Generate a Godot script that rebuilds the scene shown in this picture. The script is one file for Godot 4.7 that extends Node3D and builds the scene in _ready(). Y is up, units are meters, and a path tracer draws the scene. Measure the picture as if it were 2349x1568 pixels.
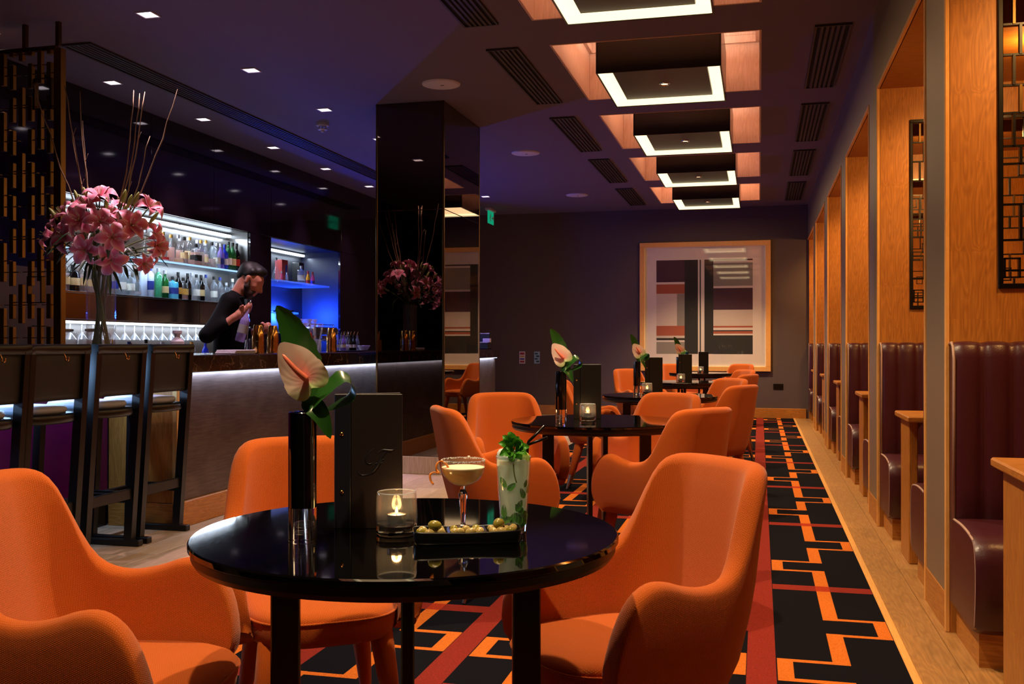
extends Node3D
# A hotel cocktail bar at night. World: x right, y up, depth into the room = -z. P(X, y, Z) takes depth as a positive number.

const CEIL := 3.3
const TT := 0.765        # table top height
var T := Transform3D()   # the transform that shape helpers put on what they draw
var M := {}              # materials
var names := {}
var meshes := {}
var sg := 1
var rng := RandomNumberGenerator.new()


func P(x: float, y: float, z: float) -> Vector3:
	return Vector3(x, y, -z)


# ---------------------------------------------------------------- shapes
func new_st() -> SurfaceTool:
	var st := SurfaceTool.new()
	st.begin(Mesh.PRIMITIVE_TRIANGLES)
	return st


func q(st: SurfaceTool, a: Vector3, b: Vector3, c: Vector3, d: Vector3) -> void:   # counter-clockwise as seen from the front
	st.add_vertex(T * a); st.add_vertex(T * c); st.add_vertex(T * b)
	st.add_vertex(T * a); st.add_vertex(T * d); st.add_vertex(T * c)


func tri(st: SurfaceTool, a: Vector3, b: Vector3, c: Vector3) -> void:
	st.add_vertex(T * a); st.add_vertex(T * c); st.add_vertex(T * b)


func flat(st: SurfaceTool) -> void:
	st.set_smooth_group(0xFFFFFFFF)


func smooth(st: SurfaceTool) -> void:
	sg += 1
	st.set_smooth_group(sg)


func bx(st: SurfaceTool, c: Vector3, s: Vector3, b := 0.0) -> void:   # a box with chamfered edges
	flat(st)
	var h := s * 0.5
	b = minf(b, minf(h.x, minf(h.y, h.z)) * 0.95)
	var i := h - Vector3.ONE * b
	for ax in 3:
		var u := (ax + 1) % 3
		var v := (ax + 2) % 3
		for sn: float in [-1.0, 1.0]:
			var n := Vector3(); n[ax] = h[ax] * sn
			var du := Vector3(); du[u] = i[u]
			var dv := Vector3(); dv[v] = i[v]
			if sn > 0:
				q(st, c + n - du - dv, c + n + du - dv, c + n + du + dv, c + n - du + dv)
			else:
				q(st, c + n - du - dv, c + n - du + dv, c + n + du + dv, c + n + du - dv)
	if b <= 0.0:
		return
	for ax in 3:                                  # edges along ax
		var u := (ax + 1) % 3
		var v := (ax + 2) % 3
		for su: float in [-1.0, 1.0]:
			for sv: float in [-1.0, 1.0]:
				var e := Vector3(); e[ax] = i[ax]
				var p1 := Vector3(); p1[u] = h[u] * su; p1[v] = i[v] * sv
				var p2 := Vector3(); p2[u] = i[u] * su; p2[v] = h[v] * sv
				if su * sv > 0:
					q(st, c + p1 - e, c + p1 + e, c + p2 + e, c + p2 - e) if false else q(st, c + p1 - e, c + p2 - e, c + p2 + e, c + p1 + e)
				else:
					q(st, c + p1 - e, c + p1 + e, c + p2 + e, c + p2 - e)
	for sx: float in [-1.0, 1.0]:
		for sy: float in [-1.0, 1.0]:
			for sz: float in [-1.0, 1.0]:
				var a := c + Vector3(h.x * sx, i.y * sy, i.z * sz)
				var b2 := c + Vector3(i.x * sx, h.y * sy, i.z * sz)
				var c2 := c + Vector3(i.x * sx, i.y * sy, h.z * sz)
				if sx * sy * sz > 0:
					tri(st, a, b2, c2)
				else:
					tri(st, a, c2, b2)


func box(st: SurfaceTool, x0: float, x1: float, y0: float, y1: float, z0: float, z1: float, b := 0.0) -> void:   # from limits, Z as depth
	bx(st, P((x0 + x1) / 2, (y0 + y1) / 2, (z0 + z1) / 2), Vector3(x1 - x0, y1 - y0, z1 - z0), b)


func grid(st: SurfaceTool, rows: Array, wrap := false, flip := false) -> void:   # rows of points; wrap closes each row
	for i in rows.size() - 1:
		var r0: PackedVector3Array = rows[i]
		var r1: PackedVector3Array = rows[i + 1]
		var n := r0.size()
		for j in (n if wrap else n - 1):
			var k := (j + 1) % n
			if flip:
				q(st, r0[j], r0[k], r1[k], r1[j])
			else:
				q(st, r0[j], r1[j], r1[k], r0[k])


func lathe(st: SurfaceTool, prof: Array, seg := 24, sx := 1.0, sz := 1.0, crease := 0.7) -> void:   # profile of Vector2(radius, y) from the bottom upwards = outward
	smooth(st)
	var ring := func(p: Vector2) -> PackedVector3Array:
		var r := PackedVector3Array()
		for j in seg:
			var a := TAU * j / seg
			r.append(Vector3(p.x * cos(a) * sx, p.y, p.x * sin(a) * sz))
		return r
	var last := Vector2.ZERO
	for i in prof.size() - 1:
		var d: Vector2 = prof[i + 1] - prof[i]
		if d.length() < 1e-6:
			continue
		if last != Vector2.ZERO and absf(last.angle_to(d)) > crease:
			smooth(st)
		last = d
		grid(st, [ring.call(prof[i]), ring.call(prof[i + 1])], true)


func cyl(st: SurfaceTool, a: Vector3, b: Vector3, r0: float, r1: float, seg := 12) -> void:
	tube(st, [a, b], [r0, r1], seg, true, true)


func frame_of(d: Vector3) -> Basis:
	d = d.normalized()
	var up := Vector3.UP if absf(d.y) < 0.95 else Vector3.RIGHT
	var x := up.cross(d).normalized()
	return Basis(x, d.cross(x), d)


func tube(st: SurfaceTool, pts: Array, radii: Array, seg := 8, caps := true, sharp := false, squash := 1.0) -> void:
	smooth(st)
	var rows := []
	var prev := Basis()
	for i in pts.size():
		var d: Vector3 = pts[mini(i + 1, pts.size() - 1)] - pts[maxi(i - 1, 0)]
		var f := frame_of(d)
		if i > 0:                                    # carry the frame along
			var x := prev.x - f.z * prev.x.dot(f.z)
			if x.length() > 1e-4:
				x = x.normalized()
				f = Basis(x, f.z.cross(x), f.z)
		prev = f
		var rad: float = radii[mini(i, radii.size() - 1)]
		var r := PackedVector3Array()
		for j in seg:
			var a := TAU * j / seg
			r.append(pts[i] + f.x * cos(a) * rad + f.y * sin(a) * rad * squash)
		rows.append(r)
	grid(st, rows, true, true)
	if caps:
		if sharp:
			smooth(st)
		for e in 2:
			if e == 1 and sharp:
				smooth(st)
			var r: PackedVector3Array = rows[0 if e == 0 else -1]
			var c: Vector3 = pts[0 if e == 0 else -1]
			for j in seg:
				var k := (j + 1) % seg
				if e == 0:
					tri(st, c, r[k], r[j])
				else:
					tri(st, c, r[j], r[k])


func ball(st: SurfaceTool, c: Vector3, r: Vector3, n := 8, m := 12) -> void:
	smooth(st)
	var rows := []
	for i in n + 1:
		var a := PI * i / n - PI / 2
		var row := PackedVector3Array()
		for j in m:
			var b := TAU * j / m
			row.append(c + Vector3(cos(a) * cos(b) * r.x, sin(a) * r.y, cos(a) * sin(b) * r.z))
		rows.append(row)
	grid(st, rows, true)


func extrude(st: SurfaceTool, poly: PackedVector2Array, d: float) -> void:   # outline in x, y (counter-clockwise), from z = 0 to z = d
	flat(st)
	var n := poly.size()
	var t := Geometry2D.triangulate_polygon(poly)
	for i in range(0, t.size(), 3):
		var a := poly[t[i]]; var b := poly[t[i + 1]]; var c := poly[t[i + 2]]
		if (b - a).cross(c - a) < 0:
			var s := b; b = c; c = s
		tri(st, Vector3(a.x, a.y, d), Vector3(b.x, b.y, d), Vector3(c.x, c.y, d))
		tri(st, Vector3(a.x, a.y, 0), Vector3(c.x, c.y, 0), Vector3(b.x, b.y, 0))
	for i in n:
		var a := poly[i]; var b := poly[(i + 1) % n]
		q(st, Vector3(a.x, a.y, 0), Vector3(b.x, b.y, 0), Vector3(b.x, b.y, d), Vector3(a.x, a.y, d))


func curve(pts: Array, n := 6) -> Array:            # Catmull-Rom through the points
	var out := []
	for i in pts.size() - 1:
		var p0 = pts[maxi(i - 1, 0)]; var p1 = pts[i]; var p2 = pts[i + 1]; var p3 = pts[mini(i + 2, pts.size() - 1)]
		for k in n:
			var t := float(k) / n
			out.append(0.5 * (2.0 * p1 + (p2 - p0) * t + (2.0 * p0 - 5.0 * p1 + 4.0 * p2 - p3) * t * t + (3.0 * p1 - p0 - 3.0 * p2 + p3) * t * t * t))
	out.append(pts[-1])
	return out


func table_at(keys: Array, x: float) -> float:       # smooth interpolation in a table of Vector2(x, value)
	if x <= keys[0].x:
		return keys[0].y
	for i in keys.size() - 1:
		var a: Vector2 = keys[i]; var b: Vector2 = keys[i + 1]
		if x <= b.x:
			return a.y + (b.y - a.y) * (x - a.x) / (b.x - a.x)
	return keys[-1].y


# ---------------------------------------------------------------- nodes
func numbered(s: String) -> String:
	var n: int = names.get(s, 0)
	names[s] = n + 1
	return s if n == 0 else "%s_%03d" % [s, n]


func tag(o: Node, label: String, category: String, group := "", kind := "") -> void:
	if label: o.set_meta("label", label)
	if category: o.set_meta("category", category)
	if group: o.set_meta("group", group)
	if kind: o.set_meta("kind", kind)


func thing(called: String, label: String, category: String, at := Vector3.ZERO, turn := 0.0, group := "") -> Node3D:
	var o := Node3D.new()
	o.name = numbered(called)
	add_child(o)
	o.position = at
	o.rotation.y = turn
	tag(o, label, category, group)
	return o


func put(called: String, st, m: Material, parent: Node = null) -> MeshInstance3D:
	var o := MeshInstance3D.new()
	o.name = numbered(called) if parent == null else called
	if st is SurfaceTool:
		st.generate_normals()
		o.mesh = st.commit()
	else:
		o.mesh = st
	o.material_override = m
	(self if parent == null else parent).add_child(o, true)
	return o


func mesh_of(st: SurfaceTool) -> Mesh:
	st.generate_normals()
	return st.commit()


func struct_(called: String, st, m: Material, parent: Node = null) -> MeshInstance3D:
	var o := put(called, st, m, parent)
	if parent == null:
		o.set_meta("kind", "structure")
	return o


func copy(o: Node3D, at: Vector3, turn: float, label: String, group := "") -> Node3D:
	var c: Node3D = o.duplicate()
	c.name = numbered(String(o.name).rstrip("0123456789").trim_suffix("_"))
	add_child(c)
	c.position = at
	c.rotation = Vector3(0, turn, 0)
	c.set_meta("label", label)
	if group: c.set_meta("group", group)
	return c


func omni(parent: Node, at: Vector3, color: Color, e: float, size := 0.05, called := "lamp_light") -> void:
	var l := OmniLight3D.new()
	l.name = called
	parent.add_child(l, true)
	l.position = at; l.light_color = color; l.light_energy = e; l.light_size = size
	l.omni_range = 20.0; l.omni_attenuation = 2.0; l.shadow_enabled = true


func spot(parent: Node, at: Vector3, to: Vector3, color: Color, e: float, angle: float, size := 0.04, soft := 0.6) -> void:
	var l := SpotLight3D.new()
	l.name = "lamp_light"
	parent.add_child(l, true)
	l.position = at
	l.basis = look(to - at)
	l.light_color = color; l.light_energy = e; l.spot_angle = angle; l.spot_angle_attenuation = soft; l.light_size = size
	l.spot_range = 20.0; l.spot_attenuation = 2.0; l.shadow_enabled = true


func area(parent: Node, at: Vector3, to: Vector3, size: Vector2, color: Color, e: float, up := Vector3.UP) -> void:
	var l := AreaLight3D.new()
	l.name = "lamp_light"
	parent.add_child(l, true)
	l.position = at
	l.basis = look(to - at, up)
	l.area_size = size
	l.light_color = color; l.light_energy = e; l.shadow_enabled = true
	l.area_range = 20.0


func look(d: Vector3, up := Vector3.UP) -> Basis:    # -z along d
	d = d.normalized()
	if absf(d.dot(up)) > 0.98:
		up = Vector3.RIGHT
	return Basis.looking_at(d, up)


# ---------------------------------------------------------------- materials
func mat(called: String, c: Color, rough: float, metal := 0.0, spec := 0.5) -> StandardMaterial3D:
	var m := StandardMaterial3D.new()
	m.resource_name = called
	m.albedo_color = c
	m.roughness = rough
	m.metallic = metal
	m.metallic_specular = spec
	M[called] = m
	return m


func tri_map(m: StandardMaterial3D, scale: float, world := true) -> void:
	m.uv1_triplanar = true
	m.uv1_world_triplanar = world
	m.uv1_scale = Vector3.ONE * scale
	m.uv1_triplanar_sharpness = 4.0


func noise(w: int, h: int, freq: float, oct: int, sd: int, kind := FastNoiseLite.TYPE_SIMPLEX_SMOOTH) -> Image:
	var n := FastNoiseLite.new()
	n.seed = sd; n.frequency = freq; n.fractal_octaves = oct; n.noise_type = kind
	var im := n.get_seamless_image(w, h)
	im.convert(Image.FORMAT_RGB8)
	return im


func wood_tex(a: Color, b: Color, sd: int, across := false) -> ImageTexture:
	var n1 := noise(256, 32, 0.02, 3, sd)
	var n2 := noise(256, 16, 0.22, 3, sd + 7)
	n1.resize(256, 256, Image.INTERPOLATE_CUBIC)
	n2.resize(256, 256, Image.INTERPOLATE_CUBIC)
	var im := Image.create(256, 256, false, Image.FORMAT_RGB8)
	for y in 256:
		for x in 256:
			var v := n1.get_pixel(x, y).r
			var ring := 0.5 + 0.5 * sin(v * 44.0)
			var t := clampf(0.34 * ring + 0.66 * n2.get_pixel(x, y).r, 0, 1)
			var c := a.lerp(b, t)
			im.set_pixel(y if across else x, x if across else y, c)
	im.resize(768, 768, Image.INTERPOLATE_CUBIC)
	return ImageTexture.create_from_image(im)


func wood(called: String, a: Color, b: Color, sd: int, scale: float, rough := 0.45, across := false) -> void:
	var m := mat(called, Color.WHITE, rough)
	m.albedo_texture = wood_tex(a, b, sd, across)
	tri_map(m, scale)


func pane(called: String, c: Color, alpha: float, rough := 0.02) -> StandardMaterial3D:
	var m := mat(called, Color(c, alpha), rough)
	m.transparency = BaseMaterial3D.TRANSPARENCY_ALPHA
	return m


func glow(called: String, c: Color, e: float) -> StandardMaterial3D:
	var m := mat(called, Color(0.05, 0.05, 0.05), 0.6)
	m.emission_enabled = true
	m.emission = c
	m.emission_energy_multiplier = e
	return m


func make_materials() -> void:
	# orange wool: a basket weave in relief
	var hm := Image.create(96, 96, false, Image.FORMAT_RGB8)
	var al := Image.create(96, 96, false, Image.FORMAT_RGB8)
	rng.seed = 5
	for y in 96:
		for x in 96:
			var u := x / 12.0; var v := y / 12.0
			var s := absf(sin(PI * u)) * absf(sin(PI * (v + (0.5 if int(u) % 2 == 0 else 0.0))))
			var k := clampf(s + rng.randf_range(-0.18, 0.18), 0, 1)
			hm.set_pixel(x, y, Color(k, k, k))
			al.set_pixel(x, y, Color(0.68, 0.315, 0.10).lerp(Color(0.78, 0.405, 0.15), k))
	var nm := hm.duplicate()
	nm.bump_map_to_normal_map(3.0)
	var m := mat("wool", Color.WHITE, 0.95, 0.0, 0.2)
	m.albedo_texture = ImageTexture.create_from_image(al)
	m.normal_enabled = true
	m.normal_texture = ImageTexture.create_from_image(nm)
	m.normal_scale = 0.5
	m.rim_enabled = true; m.rim = 0.35; m.rim_tint = 0.8
	tri_map(m, 30.0, false)
	# woods
	wood("oak", Color(0.60, 0.365, 0.13), Color(0.77, 0.515, 0.22), 11, 1.6, 0.42)
	wood("oak_across", Color(0.60, 0.365, 0.13), Color(0.77, 0.515, 0.22), 12, 1.6, 0.42, true)
	wood("oak_edge", Color(0.86, 0.62, 0.32), Color(0.93, 0.71, 0.42), 13, 1.6, 0.4)
	wood("floor_a", Color(0.66, 0.56, 0.45), Color(0.80, 0.70, 0.59), 14, 1.3, 0.38)
	wood("floor_b", Color(0.62, 0.52, 0.41), Color(0.77, 0.67, 0.56), 15, 1.3, 0.38)
	wood("floor_c", Color(0.69, 0.59, 0.48), Color(0.83, 0.74, 0.63), 16, 1.3, 0.38)
	wood("step_a", Color(0.60, 0.43, 0.24), Color(0.74, 0.56, 0.34), 17, 1.3, 0.4)
	wood("step_b", Color(0.56, 0.40, 0.22), Color(0.71, 0.53, 0.31), 18, 1.3, 0.4)
	wood("coffer_wood", Color(0.78, 0.62, 0.53), Color(0.87, 0.73, 0.64), 19, 1.2, 0.35)
	wood("ebony", Color(0.025, 0.022, 0.022), Color(0.06, 0.052, 0.05), 20, 2.5, 0.35)
	wood("twig", Color(0.42, 0.33, 0.22), Color(0.62, 0.52, 0.38), 21, 9.0, 0.8)
	# paints and metals
	mat("ceiling", Color(0.40, 0.36, 0.43), 0.85)
	mat("far_wall", Color(0.33, 0.275, 0.26), 0.75)
	mat("dark_wall", Color(0.12, 0.10, 0.10), 0.8)
	m = mat("gloss_panel", Color(0.09, 0.05, 0.085), 0.06, 0.0, 0.6)
	mat("mirror", Color(0.42, 0.37, 0.34), 0.015, 1.0)
	mat("bronze", Color(0.42, 0.33, 0.20), 0.3, 1.0)
	mat("gold", Color(0.60, 0.46, 0.24), 0.38, 1.0)
	mat("strip", Color(0.58, 0.53, 0.45), 0.45, 0.55)
	mat("dark_steel", Color(0.22, 0.22, 0.23), 0.5, 1.0)
	m = mat("bar_metal", Color.WHITE, 0.42, 0.7)
	var bi := noise(16, 256, 0.25, 3, 34)
	bi.resize(512, 512, Image.INTERPOLATE_CUBIC)
	var cloud := noise(512, 512, 0.006, 4, 35)
	for y in 512:
		for x in 512:
			var v := 0.5 * bi.get_pixel(x, y).r + 0.5 * cloud.get_pixel(x, y).r
			bi.set_pixel(x, y, Color(0.30, 0.255, 0.235).lerp(Color(0.48, 0.42, 0.39), v))
	m.albedo_texture = ImageTexture.create_from_image(bi)
	tri_map(m, 1.0)
	mat("steel", Color(0.62, 0.61, 0.60), 0.28, 1.0)
	mat("brushed", Color(0.50, 0.49, 0.48), 0.32, 1.0)
	mat("shaker_gold", Color(0.86, 0.68, 0.42), 0.14, 1.0)
	mat("brass", Color(0.85, 0.62, 0.34), 0.25, 1.0)
	mat("chrome", Color(0.82, 0.82, 0.83), 0.08, 1.0)
	mat("black", Color(0.03, 0.03, 0.03), 0.5)
	mat("black_gloss", Color(0.015, 0.015, 0.018), 0.04, 0.0, 0.75)
	mat("black_satin", Color(0.035, 0.032, 0.032), 0.25)
	mat("vent", Color(0.20, 0.175, 0.19), 0.6)
	mat("slot", Color(0.015, 0.015, 0.015), 0.9)
	mat("white_plastic", Color(0.78, 0.76, 0.80), 0.6)
	mat("grey_hide", Color(0.13, 0.125, 0.13), 0.55)
	mat("seat_hide", Color(0.66, 0.70, 0.76), 0.45)
	mat("purple_panel", Color(0.42, 0.07, 0.30), 0.18)
	# marble
	var mv := noise(512, 512, 0.007, 5, 41)
	var mw := noise(512, 512, 0.02, 4, 42)
	var mi := Image.create(512, 512, false, Image.FORMAT_RGB8)
	for y in 512:
		for x in 512:
			var a := absf(mv.get_pixel(x, y).r - 0.5) * 2.0
			var b := absf(mw.get_pixel(x, y).r - 0.5) * 2.0
			var vein := maxf(pow(clampf(1.0 - a * 9.0, 0, 1), 2.0) * 0.8, pow(clampf(1.0 - b * 12.0, 0, 1), 2.0) * 0.45)
			mi.set_pixel(x, y, Color(0.17, 0.115, 0.095).lerp(Color(0.11, 0.075, 0.065), mw.get_pixel(x, y).r).lerp(Color(0.54, 0.46, 0.40), vein))
	m = mat("marble", Color.WHITE, 0.12)
	m.albedo_texture = ImageTexture.create_from_image(mi)
	tri_map(m, 1.1)
	# leathers
	var ln := noise(256, 256, 0.09, 3, 51, FastNoiseLite.TYPE_CELLULAR)
	ln.bump_map_to_normal_map(1.2)
	var lt := ImageTexture.create_from_image(ln)
	m = mat("oxblood", Color(0.25, 0.085, 0.125), 0.36)
	m.normal_enabled = true; m.normal_texture = lt; m.normal_scale = 0.35
	tri_map(m, 6.0)
	m = mat("piping", Color(0.66, 0.55, 0.50), 0.5)
	m = mat("menu_hide", Color(0.125, 0.095, 0.09), 0.4)
	m.normal_enabled = true; m.normal_texture = lt; m.normal_scale = 0.5
	tri_map(m, 14.0, false)
	mat("menu_spine", Color(0.085, 0.09, 0.13), 0.35)
	mat("menu_dark", Color(0.02, 0.018, 0.018), 0.4)
	# plants
	m = mat("lily", Color.WHITE, 0.6)
	m.vertex_color_use_as_albedo = true
	m.backlight_enabled = true; m.backlight = Color(0.25, 0.12, 0.15)
	m = mat("spathe", Color.WHITE, 0.22)
	m.vertex_color_use_as_albedo = true
	m.backlight_enabled = true; m.backlight = Color(0.2, 0.17, 0.15)
	m.subsurf_scatter_enabled = true; m.subsurf_scatter_strength = 0.15
	mat("spadix", Color(0.93, 0.50, 0.38), 0.5)
	m = mat("dark_leaf", Color(0.12, 0.29, 0.085), 0.3)
	m.backlight_enabled = true; m.backlight = Color(0.05, 0.12, 0.02)
	m = mat("lily_leaf", Color(0.13, 0.24, 0.11), 0.45)
	m = mat("mint_leaf", Color(0.30, 0.60, 0.16), 0.42)
	m.backlight_enabled = true; m.backlight = Color(0.15, 0.35, 0.08)
	mat("bud", Color(0.62, 0.66, 0.33), 0.5)
	mat("stem", Color(0.34, 0.40, 0.15), 0.5)
	# glass and drink
	pane("glass", Color(0.9, 0.95, 1.0), 0.04)
	pane("picture_glass", Color(0.5, 0.5, 0.5), 0.02)
	pane("water", Color(0.62, 0.66, 0.50), 0.10)
	m = mat("crystal", Color(1, 1, 1, 0.0), 0.01)
	m.refraction_enabled = true; m.refraction_scale = 0.05
	m = mat("sour", Color(1.0, 0.85, 0.56), 0.25)
	m.backlight_enabled = true; m.backlight = Color(0.9, 0.75, 0.5)
	m.subsurf_scatter_enabled = true; m.subsurf_scatter_strength = 1.0
	mat("foam", Color(0.97, 0.90, 0.76), 0.7)
	m = mat("mojito", Color(0.90, 0.98, 0.96), 0.35)
	m.backlight_enabled = true; m.backlight = Color(0.9, 0.95, 0.88)
	m.subsurf_scatter_enabled = true; m.subsurf_scatter_strength = 1.0
	mat("ice", Color(0.90, 0.95, 0.93), 0.25)
	mat("salt", Color(0.97, 0.97, 0.95), 0.7)
	mat("orange_peel", Color(0.95, 0.58, 0.16), 0.5)
	mat("lime", Color(0.78, 0.88, 0.45), 0.4)
	mat("olive", Color(0.58, 0.54, 0.22), 0.28)
	mat("olive_pale", Color(0.72, 0.64, 0.38), 0.3)
	mat("slate", Color(0.055, 0.06, 0.07), 0.35)
	mat("wax", Color(0.9, 0.88, 0.84), 0.5)
	# lights
	glow("warm_glow", Color(1.0, 0.91, 0.70), 1.9)
	glow("led", Color(0.86, 0.93, 1.0), 5.0)
	glow("bar_led", Color(0.80, 0.88, 1.0), 2.0)
	glow("shelf_edge", Color(0.62, 0.80, 1.0), 1.3)
	glow("blue_led", Color(0.1, 0.3, 1.0), 3.0)
	glow("down_glow", Color(1.0, 0.93, 0.97), 3.0)
	glow("spot_glow", Color(1.0, 0.9, 0.7), 2.5)
	glow("flame", Color(1.0, 0.80, 0.50), 5.0)
	glow("exit_green", Color(0.05, 0.75, 0.55), 0.55)


func carpet_tex() -> ImageTexture:                   # woven key pattern: 500 pixels a metre, 1.1 m x 1.71 m repeats
	var W := 550; var H := 855
	var im := Image.create(W, H, false, Image.FORMAT_RGB8)
	var black := Color(0.05, 0.05, 0.08); var red := Color(0.52, 0.17, 0.13); var org := Color(0.80, 0.43, 0.15)
	im.fill(black)
	var fr := func(x0: float, x1: float, z0: float, z1: float, odd: bool, c: Color) -> void:
		if odd:
			var a := 0.653 - x1; x1 = 0.653 - x0; x0 = a
			var b := 0.48 - z1; z1 = 0.48 - z0; z0 = b
			x0 += 0.55; x1 += 0.55
		for k in [-1.71, 0.0, 1.71]:
			im.fill_rect(Rect2i(roundi(x0 * 500), roundi((z0 + k) * 500), roundi(x1 * 500) - roundi(x0 * 500), roundi((z1 - z0) * 500)), c)
	for odd: bool in [false, true]:
		fr.call(0.103, 0.548, 1.41, 1.51, odd, red)
		fr.call(0.300, 0.362, 0.944 - 0.033, 1.81 + 0.033, odd, org)
		fr.call(0.300, 0.362, 0.317, 0.713, odd, org)
		fr.call(0.300, 0.362, 1.41, 1.51, odd, Color(0.66, 0.22, 0.12))
		fr.call(0.300, 0.545, 0.68, 0.713, odd, org)
		fr.call(0.300, 0.545, 0.911, 0.944, odd, org)
		fr.call(0.495, 0.548, 0.68, 0.944, odd, org)
		fr.call(0.108, 0.362, 0.10, 0.133, odd, org)
		fr.call(0.108, 0.362, 0.317, 0.35, odd, org)
		fr.call(0.105, 0.162, 0.10, 0.35, odd, org)
	im.fill_rect(Rect2i(0, 0, 51, H), red)
	im.fill_rect(Rect2i(275, 0, 51, H), red)
	rng.seed = 9
	for y in H:
		for x in W:
			var c := im.get_pixel(x, y)
			var k := rng.randf_range(0.82, 1.12)
			im.set_pixel(x, y, Color(c.r * k, c.g * k, c.b * k))
	return ImageTexture.create_from_image(im)


# ---------------------------------------------------------------- the room
const COFFERS := [4.78, 7.01, 9.27, 11.47, 13.70]
const STRIPS := [1.90, 4.27, 6.64, 9.01, 11.40, 13.77]


func build_shell() -> void:
	# base slab, carpet, planks
	var st := new_st()
	box(st, -6.3, 2.7, -0.12, -0.03, -1.6, 16.2)
	var fl := struct_("floor", st, M.dark_wall)
	rng.seed = 21
	var lens := [1.9, 2.3, 1.6]
	var floor_mats := [M.floor_a, M.floor_b, M.floor_c]
	var row := 0
	var x := -2.1
	while x > -5.5:                                   # oak boards in front of and behind the bar
		var z: float = -0.6 - rng.randf_range(0.0, 1.4)
		var w := 0.185
		while z < 16.0:
			var l: float = lens[rng.randi() % 3]
			var z1 := minf(z + l, 16.0)
			if z1 > 0.8:
				st = new_st()
				box(st, x - w + 0.0012, x - 0.0012, -0.03, rng.randf_range(-0.0008, 0.0), maxf(z, 0.5) + 0.0012, z1 - 0.0012, 0.002)
				struct_("plank", st, floor_mats[rng.randi() % 3], fl)
			z = z1
		x -= w
		row += 1
	for r in [[0.535, 0.69], [0.69, 0.86]]:           # boards along the booths
		var z: float = 0.4 + r[0]
		while z < 16.0:
			var z1 := minf(z + rng.randf_range(1.5, 2.3), 16.0)
			st = new_st()
			box(st, r[0] + 0.001, r[1] - 0.001, -0.03, 0.004, z + 0.001, z1 - 0.001, 0.002)
			struct_("plank", st, M.step_a if rng.randf() < 0.5 else M.step_b, fl)
			z = z1
	st = new_st()
	box(st, 0.86, 2.7, -0.03, 0.004, 0.4, 16.0)
	struct_("booth_boards", st, M.step_b, fl)
	st = new_st()
	box(st, 0.505, 0.535, -0.03, 0.008, 0.3, 16.0, 0.003)
	struct_("edge_strip", st, M.oak_edge, fl)
	var cm := mat("carpet", Color.WHITE, 0.95, 0.0, 0.2)
	cm.albedo_texture = carpet_tex()
	var pile := noise(256, 256, 0.35, 2, 61)
	pile.bump_map_to_normal_map(2.0)
	st = new_st()
	box(st, -2.1, 0.505, -0.028, 0.0, -0.6, 15.97)
	smooth(st)
	var arr := PackedVector3Array()
	var s2 := SurfaceTool.new()
	s2.begin(Mesh.PRIMITIVE_TRIANGLES)
	var cs := [P(-2.1, 0.004, -0.6), P(0.505, 0.004, -0.6), P(0.505, 0.004, 15.97), P(-2.1, 0.004, 15.97)]
	var low := [P(-2.1, -0.028, -0.6), P(0.505, -0.028, -0.6), P(0.505, -0.028, 15.97), P(-2.1, -0.028, 15.97)]
	var uvq := func(ps: Array) -> void:
		for k in [0, 2, 1, 0, 3, 2]:
			var p: Vector3 = ps[k]
			s2.set_uv(Vector2((p.x + 0.045) / 1.1, (-p.z) / 1.71))
			s2.set_smooth_group(0xFFFFFFFF)
			s2.add_vertex(p)
	uvq.call(cs)
	for k in 4:
		uvq.call([low[k], low[(k + 1) % 4], cs[(k + 1) % 4], cs[k]])
	cm.detail_enabled = false
	var c := put("carpet", s2, cm)
	tag(c, "dark navy carpet woven with red bands and orange key pattern", "carpet")

	# far wall, near wall, outer booth wall
	st = new_st()
	box(st, -6.3, 2.7, -0.03, 4.0, 16.0, 16.15)
	struct_("wall_far", st, M.far_wall)
	st = new_st()
	box(st, -6.3, 2.7, -0.03, 4.0, -1.6, -1.45)
	struct_("wall_near", st, M.dark_wall)
	st = new_st()
	box(st, -2.75, 0.70, 0.0, 0.155, 15.975, 16.0, 0.004)
	struct_("baseboard_far", st, M.oak_across)
	st = new_st()
	box(st, -4.5, -2.75, 0.0, 0.155, 15.975, 16.0, 0.004)
	struct_("baseboard_far", st, M.oak_across)

	# ceiling round the coffers
	st = new_st()
	var cz := [0.28, 2.52] + COFFERS
	box(st, -6.3, -1.465, CEIL, CEIL + 0.6, -1.6, 16.15)
	box(st, 0.016, 0.8, CEIL, CEIL + 0.6, -1.6, 16.15)
	var z0 := -1.6
	for z: float in cz:
		box(st, -1.465, 0.016, CEIL, CEIL + 0.6, z0, z)
		z0 = z + coffer_len(z)
	box(st, -1.465, 0.016, CEIL, CEIL + 0.6, z0, 16.15)
	var ce := struct_("ceiling", st, M.ceiling)
	for z: float in cz:
		var l := coffer_len(z)
		var a := z + l
		st = new_st()
		box(st, -1.465, 0.016, 3.82, 3.9, z, a)
		struct_("coffer_top", st, M.coffer_wood, ce)
		var lin := [[-1.465, -1.45, z, a], [0.001, 0.016, z, a], [-1.45, 0.001, z, z + 0.015], [-1.45, 0.001, a - 0.015, a]]
		for r in lin:
			st = new_st()
			box(st, r[0], r[1], CEIL - 0.004, 3.82, r[2], r[3], 0.002)
			struct_("coffer_lining", st, M.coffer_wood, ce)
		st = new_st()                                  # the ledge near the top
		box(st, -1.45, -1.42, 3.70, 3.76, z + 0.015, a - 0.015)
		box(st, -0.03, 0.001, 3.70, 3.76, z + 0.015, a - 0.015)
		box(st, -1.45, 0.0, 3.70, 3.76, a - 0.045, a - 0.015)
		struct_("coffer_ledge", st, M.coffer_wood, ce)


func coffer_len(z: float) -> float:
	return 1.6 if z > 13.0 else 1.67


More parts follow.
